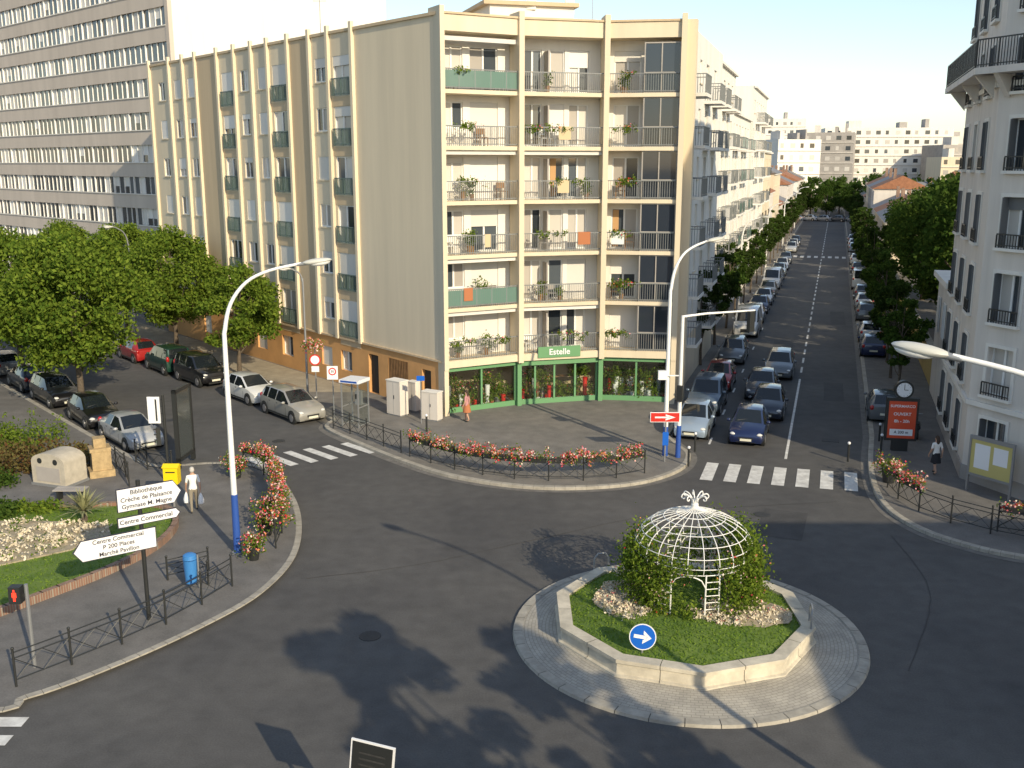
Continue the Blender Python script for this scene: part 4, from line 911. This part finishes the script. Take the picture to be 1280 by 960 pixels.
def cabinet(x,y,w,h,d,yaw):
    g=Grp('utility_cabinet'); g.T=Matrix.Translation((x,y,.12))@Matrix.Rotation(yaw,4,'Z'); g.p('casing',M_WHITE2).box(-w/2,w/2,-d/2,d/2,.08,h); g.p('base',M_GREYM).box(-w/2+.03,w/2-.03,-d/2+.03,d/2-.03,0,.08); g.p('lid',M_WHITE).box(-w/2-.03,w/2+.03,-d/2-.03,d/2+.03,h,h+.05)
    g.p('door_seams',M_GREYM).box(-.008,.008,-d/2-.004,-d/2,.12,h-.06); g.p('handles',M_BLACK).box(.04,.07,-d/2-.02,-d/2,h*.5,h*.6); g.done()
cabinet(-6.0,51.0,1.0,1.85,.6,-.7); cabinet(-4.1,49.9,.95,1.5,.5,-.5); cabinet(-5.2,51.8,.6,1.6,.4,-.7)
g=Grp('street_sign'); g.p('post',M_GREYM,True).tube([(-4.6,49.2,.1),(-4.6,49.2,2.6)],.03); g.p('plate',M_BLUES).box(-4.8,-4.4,49.14,49.17,2.35,2.6); g.done()
g=Grp('no_parking_sign'); x,y=LP(-26.3,46.2); g.p('post',M_GREYM,True).tube([(x,y,.1),(x,y,3.1)],.03); disc(g.p('rim',M_RED,True),(x,y-.04,2.85),(0,-1,0),.3,.02); disc(g.p('face',M_SIGNW,True),(x,y-.062,2.85),(0,-1,0),.23,.006); g.p('plate',M_SIGNW).box(x-.2,x+.2,y-.06,y-.04,2.2,2.5)
C=[];F=[]
for k in range(26):
    c=np.array([x-.1,y,3.7])+rng.normal(size=3)*[.3,.2,.12]; C.append(rng.normal(size=(14,3))*.09+c)
    F.append(rng.normal(size=(10,3))*.1+c)
g.leaf('basket_leaves',M_LEAF,np.vstack(C),.05); g.leaf('basket_petals',M_FLOW,np.vstack(F),.05,.8); g.p('post',M_GREYM,True).tube([(x,y,3.1),(x,y,3.6)],.03); g.done()
g=Grp('zone_sign'); x,y=-9.2,50.2; g.p('post',M_GREYM,True).tube([(x,y,.1),(x,y,2.9)],.03); g.p('plate',M_SIGNW).box(x-.28,x+.28,y-.05,y-.03,2.2,2.9); disc(g.p('ring',M_RED,True),(x,y-.055,2.62),(0,-1,0),.2,.006); disc(g.p('centre',M_SIGNW,True),(x,y-.063,2.62),(0,-1,0),.14,.006); g.text('30',.17,(x,y-.072,2.62),(0,-1,0),M_TXT,.001); g.done()
g=Grp('advertising_panel_with_clock'); px,py=SP(3.5,47.6); T=frame(px,py,.98,-.17,z=.125); g.T=T
g.p('foot',M_BLACK).box(-.35,.35,-.12,.12,0,.55); g.p('case',M_BLACK).box(-.7,.7,-.14,.14,.5,2.5); g.p('poster',mat('poster_red',(.66,.08,.03),.35,coat=.5)).box(-.6,.6,.141,.15,.62,2.35)
nn=T.to_3x3()@Vector((0,1,0))
def tx(t,s,x,z,m=M_SIGNW): g.text(t,s,T@Vector((x,.156,z)),nn,m,.001)
g.p('poster_band',M_SIGNW).box(-.5,.5,.151,.154,.75,1.05); tx('SUPERMARCO',.17,0,2.12); tx('OUVERT',.2,0,1.75); tx('8h - 20h',.2,0,1.42); tx('A 200 m',.18,0,.9,M_TXT)
disc(g.p('clock_case',M_BLACK,True),(0,-.14,2.88),(0,1,0),.42,.28,28); disc(g.p('clock_face',M_SIGNW,True),(0,.14,2.88),(0,1,0),.33,.012,28)
h=g.p('clock_hands',M_BLACK); h.box(-.012,.012,.153,.158,2.88,3.12); h.box(0,.17,.153,.158,2.868,2.892)
for k in range(12): a=k*math.pi/6; h.cb((.28*math.sin(a),.154,2.88+.28*math.cos(a)),.025,.004,.025)
g.done()
g=Grp('information_panel'); T=frame(18.9,37.9,.5,-.8,z=.125); g.T=T; q=g.p('frame',M_GREYM); q.box(-.95,-.87,-.05,.05,0,2.3); q.box(.87,.95,-.05,.05,0,2.3); q.box(-.87,.87,-.05,.05,2.15,2.3); q.box(-.87,.87,-.05,.05,.65,.75); g.p('poster',mat('poster_yellow',(.55,.48,.18),.4)).box(-.87,.87,-.02,.02,.75,2.15); g.p('notices',M_SIGNW).box(-.7,-.05,.021,.025,1.0,2.0); g.p('notices',M_SIGNW).box(.1,.7,.021,.025,1.3,2.0); g.done()
g=Grp('sign_panel'); g.T=Matrix.Translation((-2.75,16.2,.12))@Matrix.Rotation(-.25,4,'Z'); g.p('post',M_GREYM,True).tube([(0,.05,0),(0,.05,2.7)],.04); g.T=g.T@Matrix.Rotation(.1,4,'Y'); g.p('edge',M_SIGNW).box(-.42,.42,-.02,.02,1.9,2.75); g.p('panel',M_BLACK).box(-.385,.385,-.03,-.02,1.93,2.72); g.p('panel_top',M_BLACK).box(-.385,.385,.02,.03,1.93,2.72); 
for i in range(4): g.p('lines',M_IRON).box(-.25,.25,-.034,-.03,2.5-i*.12,2.53-i*.12)
g.done()
# ---------------------------------------------------------------- cars
PAINT={}
def paint(c):
    if c not in PAINT: PAINT[c]=mat('car_paint_%d'%len(PAINT),c,.32,metal=.2,coat=1)
    return PAINT[c]
def carprof(t):
    if t=='hatch': return [(1.95,.60,.32,.52,.45,.54,'h'),(1.88,.74,.22,.64,.62,.68,'h'),(1.62,.81,.19,.76,.68,.82,'h'),(1.25,.83,.19,.86,.70,.91,'h'),(.92,.84,.19,.92,.74,.97,'ws'),(.15,.845,.19,.94,.60,1.42,'g'),(-.28,.845,.19,.95,.60,1.45,'p'),(-.36,.845,.19,.95,.60,1.45,'g'),(-1.1,.84,.19,.97,.59,1.43,'p'),(-1.32,.83,.19,.98,.57,1.40,'r'),(-1.72,.80,.2,.98,.66,1.0,'t'),(-1.88,.76,.24,.86,.62,.9,'t'),(-1.93,.66,.32,.6,.5,.62,'e')]
    if t=='sedan': return [(2.2,.62,.32,.52,.45,.54,'h'),(2.12,.76,.22,.62,.62,.66,'h'),(1.8,.83,.19,.74,.70,.79,'h'),(1.4,.85,.19,.83,.72,.87,'h'),(.95,.86,.19,.90,.74,.94,'ws'),(.2,.86,.19,.92,.58,1.38,'g'),(-.3,.86,.19,.93,.58,1.41,'p'),(-.38,.86,.19,.93,.58,1.41,'g'),(-1.0,.855,.19,.94,.57,1.37,'p'),(-1.1,.85,.19,.95,.56,1.34,'r'),(-1.6,.84,.2,.95,.70,1.0,'t'),(-2.08,.80,.22,.9,.68,.96,'t'),(-2.2,.68,.32,.62,.5,.64,'e')]
    if t=='wagon': return [(2.15,.62,.32,.54,.45,.56,'h'),(2.07,.76,.22,.66,.62,.70,'h'),(1.8,.83,.19,.78,.70,.84,'h'),(1.4,.85,.19,.87,.72,.92,'h'),(1.0,.86,.19,.93,.76,.98,'ws'),(.25,.86,.19,.95,.62,1.46,'g'),(-.28,.86,.19,.96,.62,1.5,'p'),(-.36,.86,.19,.96,.62,1.5,'g'),(-1.15,.86,.19,.97,.62,1.5,'p'),(-1.25,.86,.19,.97,.62,1.5,'g'),(-1.7,.85,.19,.98,.61,1.46,'p'),(-1.8,.84,.19,.98,.6,1.44,'r'),(-2.05,.82,.2,.98,.7,1.0,'t'),(-2.15,.70,.3,.62,.6,.64,'e')]
    if t=='suv': return [(2.0,.66,.4,.68,.5,.7,'h'),(1.93,.78,.32,.82,.66,.86,'h'),(1.6,.85,.28,.94,.72,.99,'h'),(1.2,.87,.28,1.02,.76,1.07,'h'),(.95,.88,.28,1.06,.78,1.1,'ws'),(.35,.88,.28,1.08,.68,1.68,'g'),(-.25,.88,.28,1.09,.68,1.73,'p'),(-.34,.88,.28,1.09,.68,1.73,'g'),(-1.15,.88,.28,1.09,.68,1.73,'p'),(-1.25,.88,.28,1.09,.68,1.73,'g'),(-1.72,.87,.28,1.1,.68,1.71,'p'),(-1.84,.86,.28,1.1,.67,1.68,'r'),(-1.98,.84,.3,1.1,.74,1.12,'t'),(-2.04,.74,.4,.75,.6,.77,'e')]
    return [(2.4,.7,.35,.75,.5,.77,'h'),(2.32,.82,.26,.95,.7,1.0,'h'),(2.0,.92,.24,1.1,.78,1.15,'h'),(1.75,.94,.24,1.18,.82,1.22,'ws'),(1.2,.95,.24,1.22,.78,2.0,'g'),(.4,.95,.24,1.24,.78,2.1,'p'),(.3,.95,.24,1.24,.80,2.12,'b'),(-2.2,.95,.24,1.24,.80,2.1,'p'),(-2.36,.94,.26,1.24,.79,2.06,'r'),(-2.44,.92,.28,1.2,.84,1.22,'t'),(-2.48,.85,.34,.8,.7,.82,'e')]
def car(t,x,y,ang,col,name='parked_car',z=.0):
    g=Grp(name); P=carprof(t); body=g.p('body',paint(col),True); gl=g.p('windows',M_CGL,True); R=[]
    for (X,w,z0,zb,wt,zt,_) in P:
        h=[(0,z0),(w*.93,z0),(w,z0+.16),(w*1.0,zb-.22 if zb-.22>z0+.2 else z0+.2),(w*.965,zb),(wt,zt-.045),(wt*.86,zt-.005),(0,zt+.015)]
        ring=[(X,a,b) for a,b in h]+[(X,-a,b) for a,b in h[-2:0:-1]]; R.append(ring)
    n=len(R[0])
    for i in range(len(R)-1):
        sg=P[i][6]
        for k in range(n):
            tgt=body
            if sg=='ws' and k in(6,7): tgt=gl
            if sg in('ws','g') and k in(4,9): tgt=gl
            if sg=='r' and k in(6,7): tgt=gl
            tgt.add([R[i][k],R[i][(k+1)%n],R[i+1][(k+1)%n],R[i+1][k]],[(0,1,2,3)])
    body.add(R[0],[tuple(range(n))]); body.add(R[-1],[tuple(range(n))])
    L=P[0][0]; B=P[-1][0]; W=P[5][1]; wr=.31 if t!='suv' and t!='van' else .35
    fx=L-.72; bx=B+.62 if t!='van' else B+.85
    for wx in(fx,bx):
        for s in(1,-1):
            g.p('wheel_arches',M_BLACK,True).tube([(wx,s*(W-.16),wr+.02),(wx,s*(W+.004),wr+.02)],wr+.065,20)
            g.p('tyres',M_RUB,True).tube([(wx,s*(W-.18),wr),(wx,s*(W-.0),wr),(wx,s*(W+.014),wr)],[wr,wr,wr-.03],20)
            g.p('wheels',M_ALU,True).tube([(wx,s*(W-.02),wr),(wx,s*(W+.02),wr),(wx,s*(W+.024),wr)],[wr*.66,wr*.64,wr*.2],10)
    zf=P[1][3]; zr=P[-2][3]
    for s in(1,-1):
        g.p('headlamps',M_LAMP,True).ell((P[1][0]-.1,s*.60,zf-.02),.17,.16,.075,12,7)
        g.p('tail_lamps',M_TAIL,True).ell((P[-2][0]+.04,s*(P[-2][1]-.1),zr-.03),.1,.11,.14 if t!='suv' else .2,10,7)
        g.p('mirrors',paint(col),True).ell((P[4][0]-.22,s*(W+.09),P[4][3]+.08),.08,.11,.075,10,6)
        for sx in(P[4][0]-.18,P[6][0]-.04,P[8][0]+.02): g.p('door_seams',M_BLACK).box(sx-.006,sx+.006,s*(W+.001)-.003,s*(W+.001)+.003,.32,P[6][3]-.2)
        g.p('trim',M_BLACK).box(bx+.4,fx-.4,s*W-.004,s*W+.012,.24,.33)
        for sx in(P[6][0]+.08,P[8][0]+.15): g.p('door_handles',M_BLACK).box(sx,sx+.14,s*W*.985-.012,s*W*.985+.012,P[6][3]-.14,P[6][3]-.11)
    g.p('grille',M_BLACK).box(P[0][0]-.06,P[0][0]+.012,-.34,.34,P[0][2]+.08,P[0][3]-.03); g.p('bumper_intake',M_BLACK).box(P[1][0]-.06,P[1][0]+.03,-.45,.45,.24,.33)
    g.p('plates',M_PLATE).box(P[0][0]+.012,P[0][0]+.022,-.26,.26,P[0][2]+.0,P[0][2]+.11); g.p('plates',M_PLATE).box(P[-1][0]-.03,P[-1][0]-.005,-.26,.26,.48,.59)
    wsx=P[4][0]-.1; g.p('wipers',M_BLACK).add([(wsx+.03,-.5,P[4][5]+.03),(wsx,-.5,P[4][5]+.09),(wsx-.12,.1,P[4][5]+.14),(wsx-.09,.1,P[4][5]+.12)],[(0,1,2,3)])
    e=g.done((x,y,z),ang)
    for ch in e.children:
        if ch.name.split('.')[0] in('body','windows'):
            bm=bmesh.new(); bm.from_mesh(ch.data); bmesh.ops.remove_doubles(bm,verts=bm.verts,dist=.0005); bmesh.ops.recalc_face_normals(bm,faces=bm.faces)
            for f in bm.faces: f.smooth=True
            for ed in bm.edges:
                if len(ed.link_faces)==2: ed.smooth=ed.calc_face_angle(0)<.75
            bm.to_mesh(ch.data); bm.free()
    return e
AR=math.atan2(.9528,.3037); AL=math.atan2(.755,-.656)
NAVY=(.01,.02,.08);SIL=(.45,.46,.47);BLK=(.01,.01,.012);LB=(.30,.38,.48);RED=(.38,.02,.02);WHT=(.74,.74,.72);GRY=(.13,.14,.15);DG=(.01,.05,.035);SL=(.10,.14,.19);CH=(.34,.33,.30)
for t,w,s,c in(('hatch',-3.3,48.3,NAVY),('hatch',-2.7,53.4,(.02,.03,.05)),('hatch',-3.35,57.9,(.05,.06,.08)),('wagon',-2.7,64.2,(.13,.15,.17))):
    car(t,*SP(w,s),AR+math.pi,c,'car')
for t,s,c in(('hatch',48.6,LB),('suv',53.6,SL),('hatch',59.6,RED),('wagon',68.2,GRY),('van',79.5,WHT),('hatch',86.5,SIL),('hatch',92,NAVY),('sedan',98,WHT),('hatch',104,GRY),('van',111,WHT),('hatch',118,SIL),('hatch',124,LB),('hatch',131,WHT),('hatch',140,GRY),('wagon',158,SIL),('hatch',165,WHT),('hatch',173,BLK)):
    car(t,*SP(-5.95,s),AR+math.pi+random.uniform(-.02,.02),c)
for t,s,c in(('hatch',54.5,GRY),('hatch',73,NAVY),('hatch',79,SIL),('wagon',90,GRY),('hatch',97,WHT),('hatch',104,GRY),('van',113,WHT),('hatch',121,SIL),('hatch',128,BLK),('hatch',140,WHT),('hatch',160,LB),('hatch',168,WHT),('hatch',178,GRY)):
    car(t,*SP(3.1,s),AR,c,z=.06)
for t,o,s,c,d in(('wagon',-24.85,46.2,CH,math.pi),('hatch',-24.95,51.2,WHT,math.pi),('suv',-24.8,57.4,BLK,math.pi),('suv',-24.7,62.2,DG,0),('hatch',-24.7,67.2,RED,0),('hatch',-24.7,72.5,GRY,0),('sedan',-24.8,78,SIL,0),('sedan',-16.5,46.7,SIL,math.pi),('hatch',-16.5,51.8,BLK,math.pi),('wagon',-16.5,57.8,BLK,math.pi),('hatch',-16.5,62.8,(.02,.03,.05),0),('hatch',-16.5,68.3,GRY,0)):
    car(t,*LP(o,s),AL+d+random.uniform(-.03,.03),c)
for k in range(5): car('hatch',*SP(-9+k*3.2,246+random.uniform(-1,1)),AR+1.2,random.choice([GRY,WHT,SIL,NAVY]))
g=Grp('scooter'); g.T=Matrix.Translation((*SP(4.4,50.5),.125))@Matrix.Rotation(1.3,4,'Z')
for x in(-.6,.6): g.p('tyres',M_RUB,True).tube([(x,-.05,.25),(x,.05,.25)],.25,16)
g.p('body',M_BLACK,True).tube([(-.75,0,.6),(-.3,0,.62),(.0,0,.35),(.35,0,.35),(.55,0,.8),(.5,0,1.0)],[.12,.17,.13,.1,.09,.05],10); g.p('seat',M_BLACK,True).ell((-.4,0,.78),.38,.14,.08); g.p('handlebar',M_GREYM,True).tube([(.45,-.32,1.02),(.52,0,1.0),(.45,.32,1.02)],.02,6); g.done()
# ---------------------------------------------------------------- people
M_LIP=mat('lips',(.35,.12,.1),.6)
def person(name,x,y,face,shirt,trou,hair,H=1.75,stride=.25,bags=False,skirt=None,longhair=False,z=.125):
    k=H/1.75
    J=[(0,0,.95),(0,0,1.12),(0,.01,1.36),(0,.01,1.49),(0,.03,1.58),(0,.03,1.69)]
    R=[(.14,.11),(.125,.095),(.155,.105),(.055,.055),(.08,.088),(.075,.085)]; E=[(0,1),(1,2),(2,3),(3,4),(4,5)]
    for s in(1,-1):
        f=s*stride; a=-s*stride*.8
        b=len(J); J+=[(s*.18,0,1.41),(s*.235,a*.25-.03,1.14),(s*.25,a*.6+.05,.91),(s*.25,a*.7+.07,.84)]; R+=[(.062,.06),(.045,.045),(.03,.03),(.036,.022)]; E+=[(2,b),(b,b+1),(b+1,b+2),(b+2,b+3)]
        b=len(J); J+=[(s*.095,0,.88),(s*.10,f*.55+.03,.49),(s*.10,f*1.0-.02,.095+(.06 if f<0 else 0)),(s*.11,f*1.0+.14,.04)]; R+=[(.09,.09),(.062,.062),(.042,.042),(.045,.032)]; E+=[(0,b),(b,b+1),(b+1,b+2),(b+2,b+3)]
    me=bpy.data.meshes.new('body'); me.from_pydata([(a*k,b*k,c*k) for a,b,c in J],E,[]); o=link(bpy.data.objects.new('body',me))
    o.modifiers.new('Skin','SKIN')
    for i,r in enumerate(R): me.skin_vertices[0].data[i].radius=(r[0]*k,r[1]*k); me.skin_vertices[0].data[i].use_root=(i==0)
    o.modifiers.new('s','SUBSURF').levels=2; o.modifiers['s'].render_levels=2
    dg=bpy.context.evaluated_depsgraph_get(); m2=bpy.data.meshes.new_from_object(o.evaluated_get(dg)); bpy.data.objects.remove(o)
    ms=[M_SKIN,shirt,trou,M_BLACK]; [m2.materials.append(q) for q in ms]
    for f in m2.polygons:
        c=f.center/k; f.use_smooth=True
        if c.z>1.47: i=0
        elif c.z>.93 and not(abs(c.x)>.2 and c.z<1.2): i=1
        elif abs(c.x)>.185 and c.z>.75: i=0
        elif c.z>.1: i=2 if not skirt or c.z>.5 else 0
        else: i=3
        f.material_index=i
    e=link(bpy.data.objects.new(name,None)); e.location=(x,y,z); e.rotation_euler=(0,0,face)
    b=link(bpy.data.objects.new('body',m2)); b.parent=e
    g=Grp('x'); g.T=Matrix.Scale(k,4)
    hp=g.p('hair',hair,True); hp.ell((0,.015,1.685),.088,.102,.085,14,8); hp.ell((0,-.02,1.64),.086,.075,.09,12,7)
    if longhair: hp.ell((0,-.06,1.52),.09,.05,.14)
    fc=g.p('face_features',M_SKIN,True); fc.ell((0,.125,1.62),.014,.02,.025,8,5)
    for s in(1,-1):
        fc.ell((s*.088,.03,1.625),.012,.02,.03,8,5); g.p('eyes',M_BLACK,True).ell((s*.03,.108,1.648),.011,.008,.008,8,5)
        a=-s*stride*.8; hx,hy,hz=s*.25,a*.7+.07,.84
        for i,(dy,L) in enumerate(((-.026,.06),(-.009,.072),(.009,.068),(.026,.055))):
            fc.tube([(hx,hy+dy,hz),(hx-s*.005,hy+dy*1.2,hz-.035),(hx-s*.015,hy+dy*1.2+.004,hz-.035-L*.55),(hx-s*.035,hy+dy*1.1,hz-.035-L*.8)],[.0095,.009,.008,.006],6)
        fc.tube([(hx,hy+.03,hz+.03),(hx-s*.015,hy+.055,hz),(hx-s*.03,hy+.055,hz-.03)],[.011,.01,.008],6)
        if bags:
            q=g.p('carrier_bags',M_SIGNW,True); q.tube([(hx,hy,hz-.07),(hx,hy,hz-.2),(hx,hy,hz-.35),(hx,hy,hz-.48),(hx,hy,hz-.5)],[.015,.07,.11,.10,.04],8)
    g.p('mouth',M_LIP,True).ell((0,.113,1.585),.022,.008,.006,8,5)
    if skirt: g.p('skirt',skirt,True).tube([(0,0,1.0),(0,0,.9),(0,0,.55)],[.13,.17,.23],16,False)
    for (nm,_),p in g.parts.items():
        if p.f: q=link(bpy.data.objects.new(nm,mk_mesh(nm,p.v,p.f,p.m,p.smooth))); q.parent=e
M_HW=mat('hair_grey',(.5,.48,.45),.8);M_HB=mat('hair_brown',(.05,.03,.02),.7);M_BEI=mat('trousers_beige',(.24,.21,.16),.9);M_BLKC=mat('cloth_black',(.02,.02,.025),.9);M_PNK=mat('cloth_pink',(.5,.25,.25),.9)
person('man_walking',-12.0,35.9,.35,laundry[3],M_BEI,M_HW,1.78,.25,bags=True)
person('woman_standing',-2.3,49.5,1.2,M_PNK,M_BLKC,M_HB,1.66,.14,skirt=laundry[1],longhair=True)
person('woman_walking',*SP(4.75,44.2),.2,laundry[3],M_BLKC,M_HB,1.68,.2,skirt=M_BLKC,longhair=True)
# ---------------------------------------------------------------- light, sky, camera
el=math.radians(25); az=(.52,-.854)
sd=bpy.data.lights.new('sun','SUN'); sd.energy=5.0; sd.angle=math.radians(.5); sd.color=(1,.85,.60); so=link(bpy.data.objects.new('sun',sd))
dv=Vector((az[0]*math.cos(el),az[1]*math.cos(el),math.sin(el))); so.rotation_euler=dv.to_track_quat('Z','Y').to_euler(); so.location=(30,-30,60)
w=bpy.data.worlds.new('World'); scn.world=w; w.use_nodes=True; nt=w.node_tree; bg=nt.nodes['Background']; sk=nt.nodes.new('ShaderNodeTexSky'); sk.sky_type='NISHITA'; sk.sun_disc=False
sk.sun_elevation=el; sk.sun_rotation=math.atan2(az[0],az[1]); sk.air_density=1.0; sk.dust_density=.5; sk.ozone_density=1.0
vm=nt.nodes.new('ShaderNodeVectorMath'); vm.operation='MULTIPLY_ADD'; vm.inputs[1].default_value=(1.28,1.25,1.22); vm.inputs[2].default_value=(.62,.68,.72)
nt.links.new(sk.outputs[0],vm.inputs[0]); nt.links.new(vm.outputs[0],bg.inputs[0]); bg.inputs[1].default_value=.14
cd=bpy.data.cameras.new('camera'); cd.lens=35.16; cd.sensor_width=36; cd.clip_end=6000; cd.clip_start=.1; co=link(bpy.data.objects.new('camera',cd)); co.location=(0,0,13); co.rotation_euler=(math.radians(90-12.41),0,0); scn.camera=co
scn.view_settings.view_transform='Standard'; scn.view_settings.look='None'; scn.view_settings.exposure=0
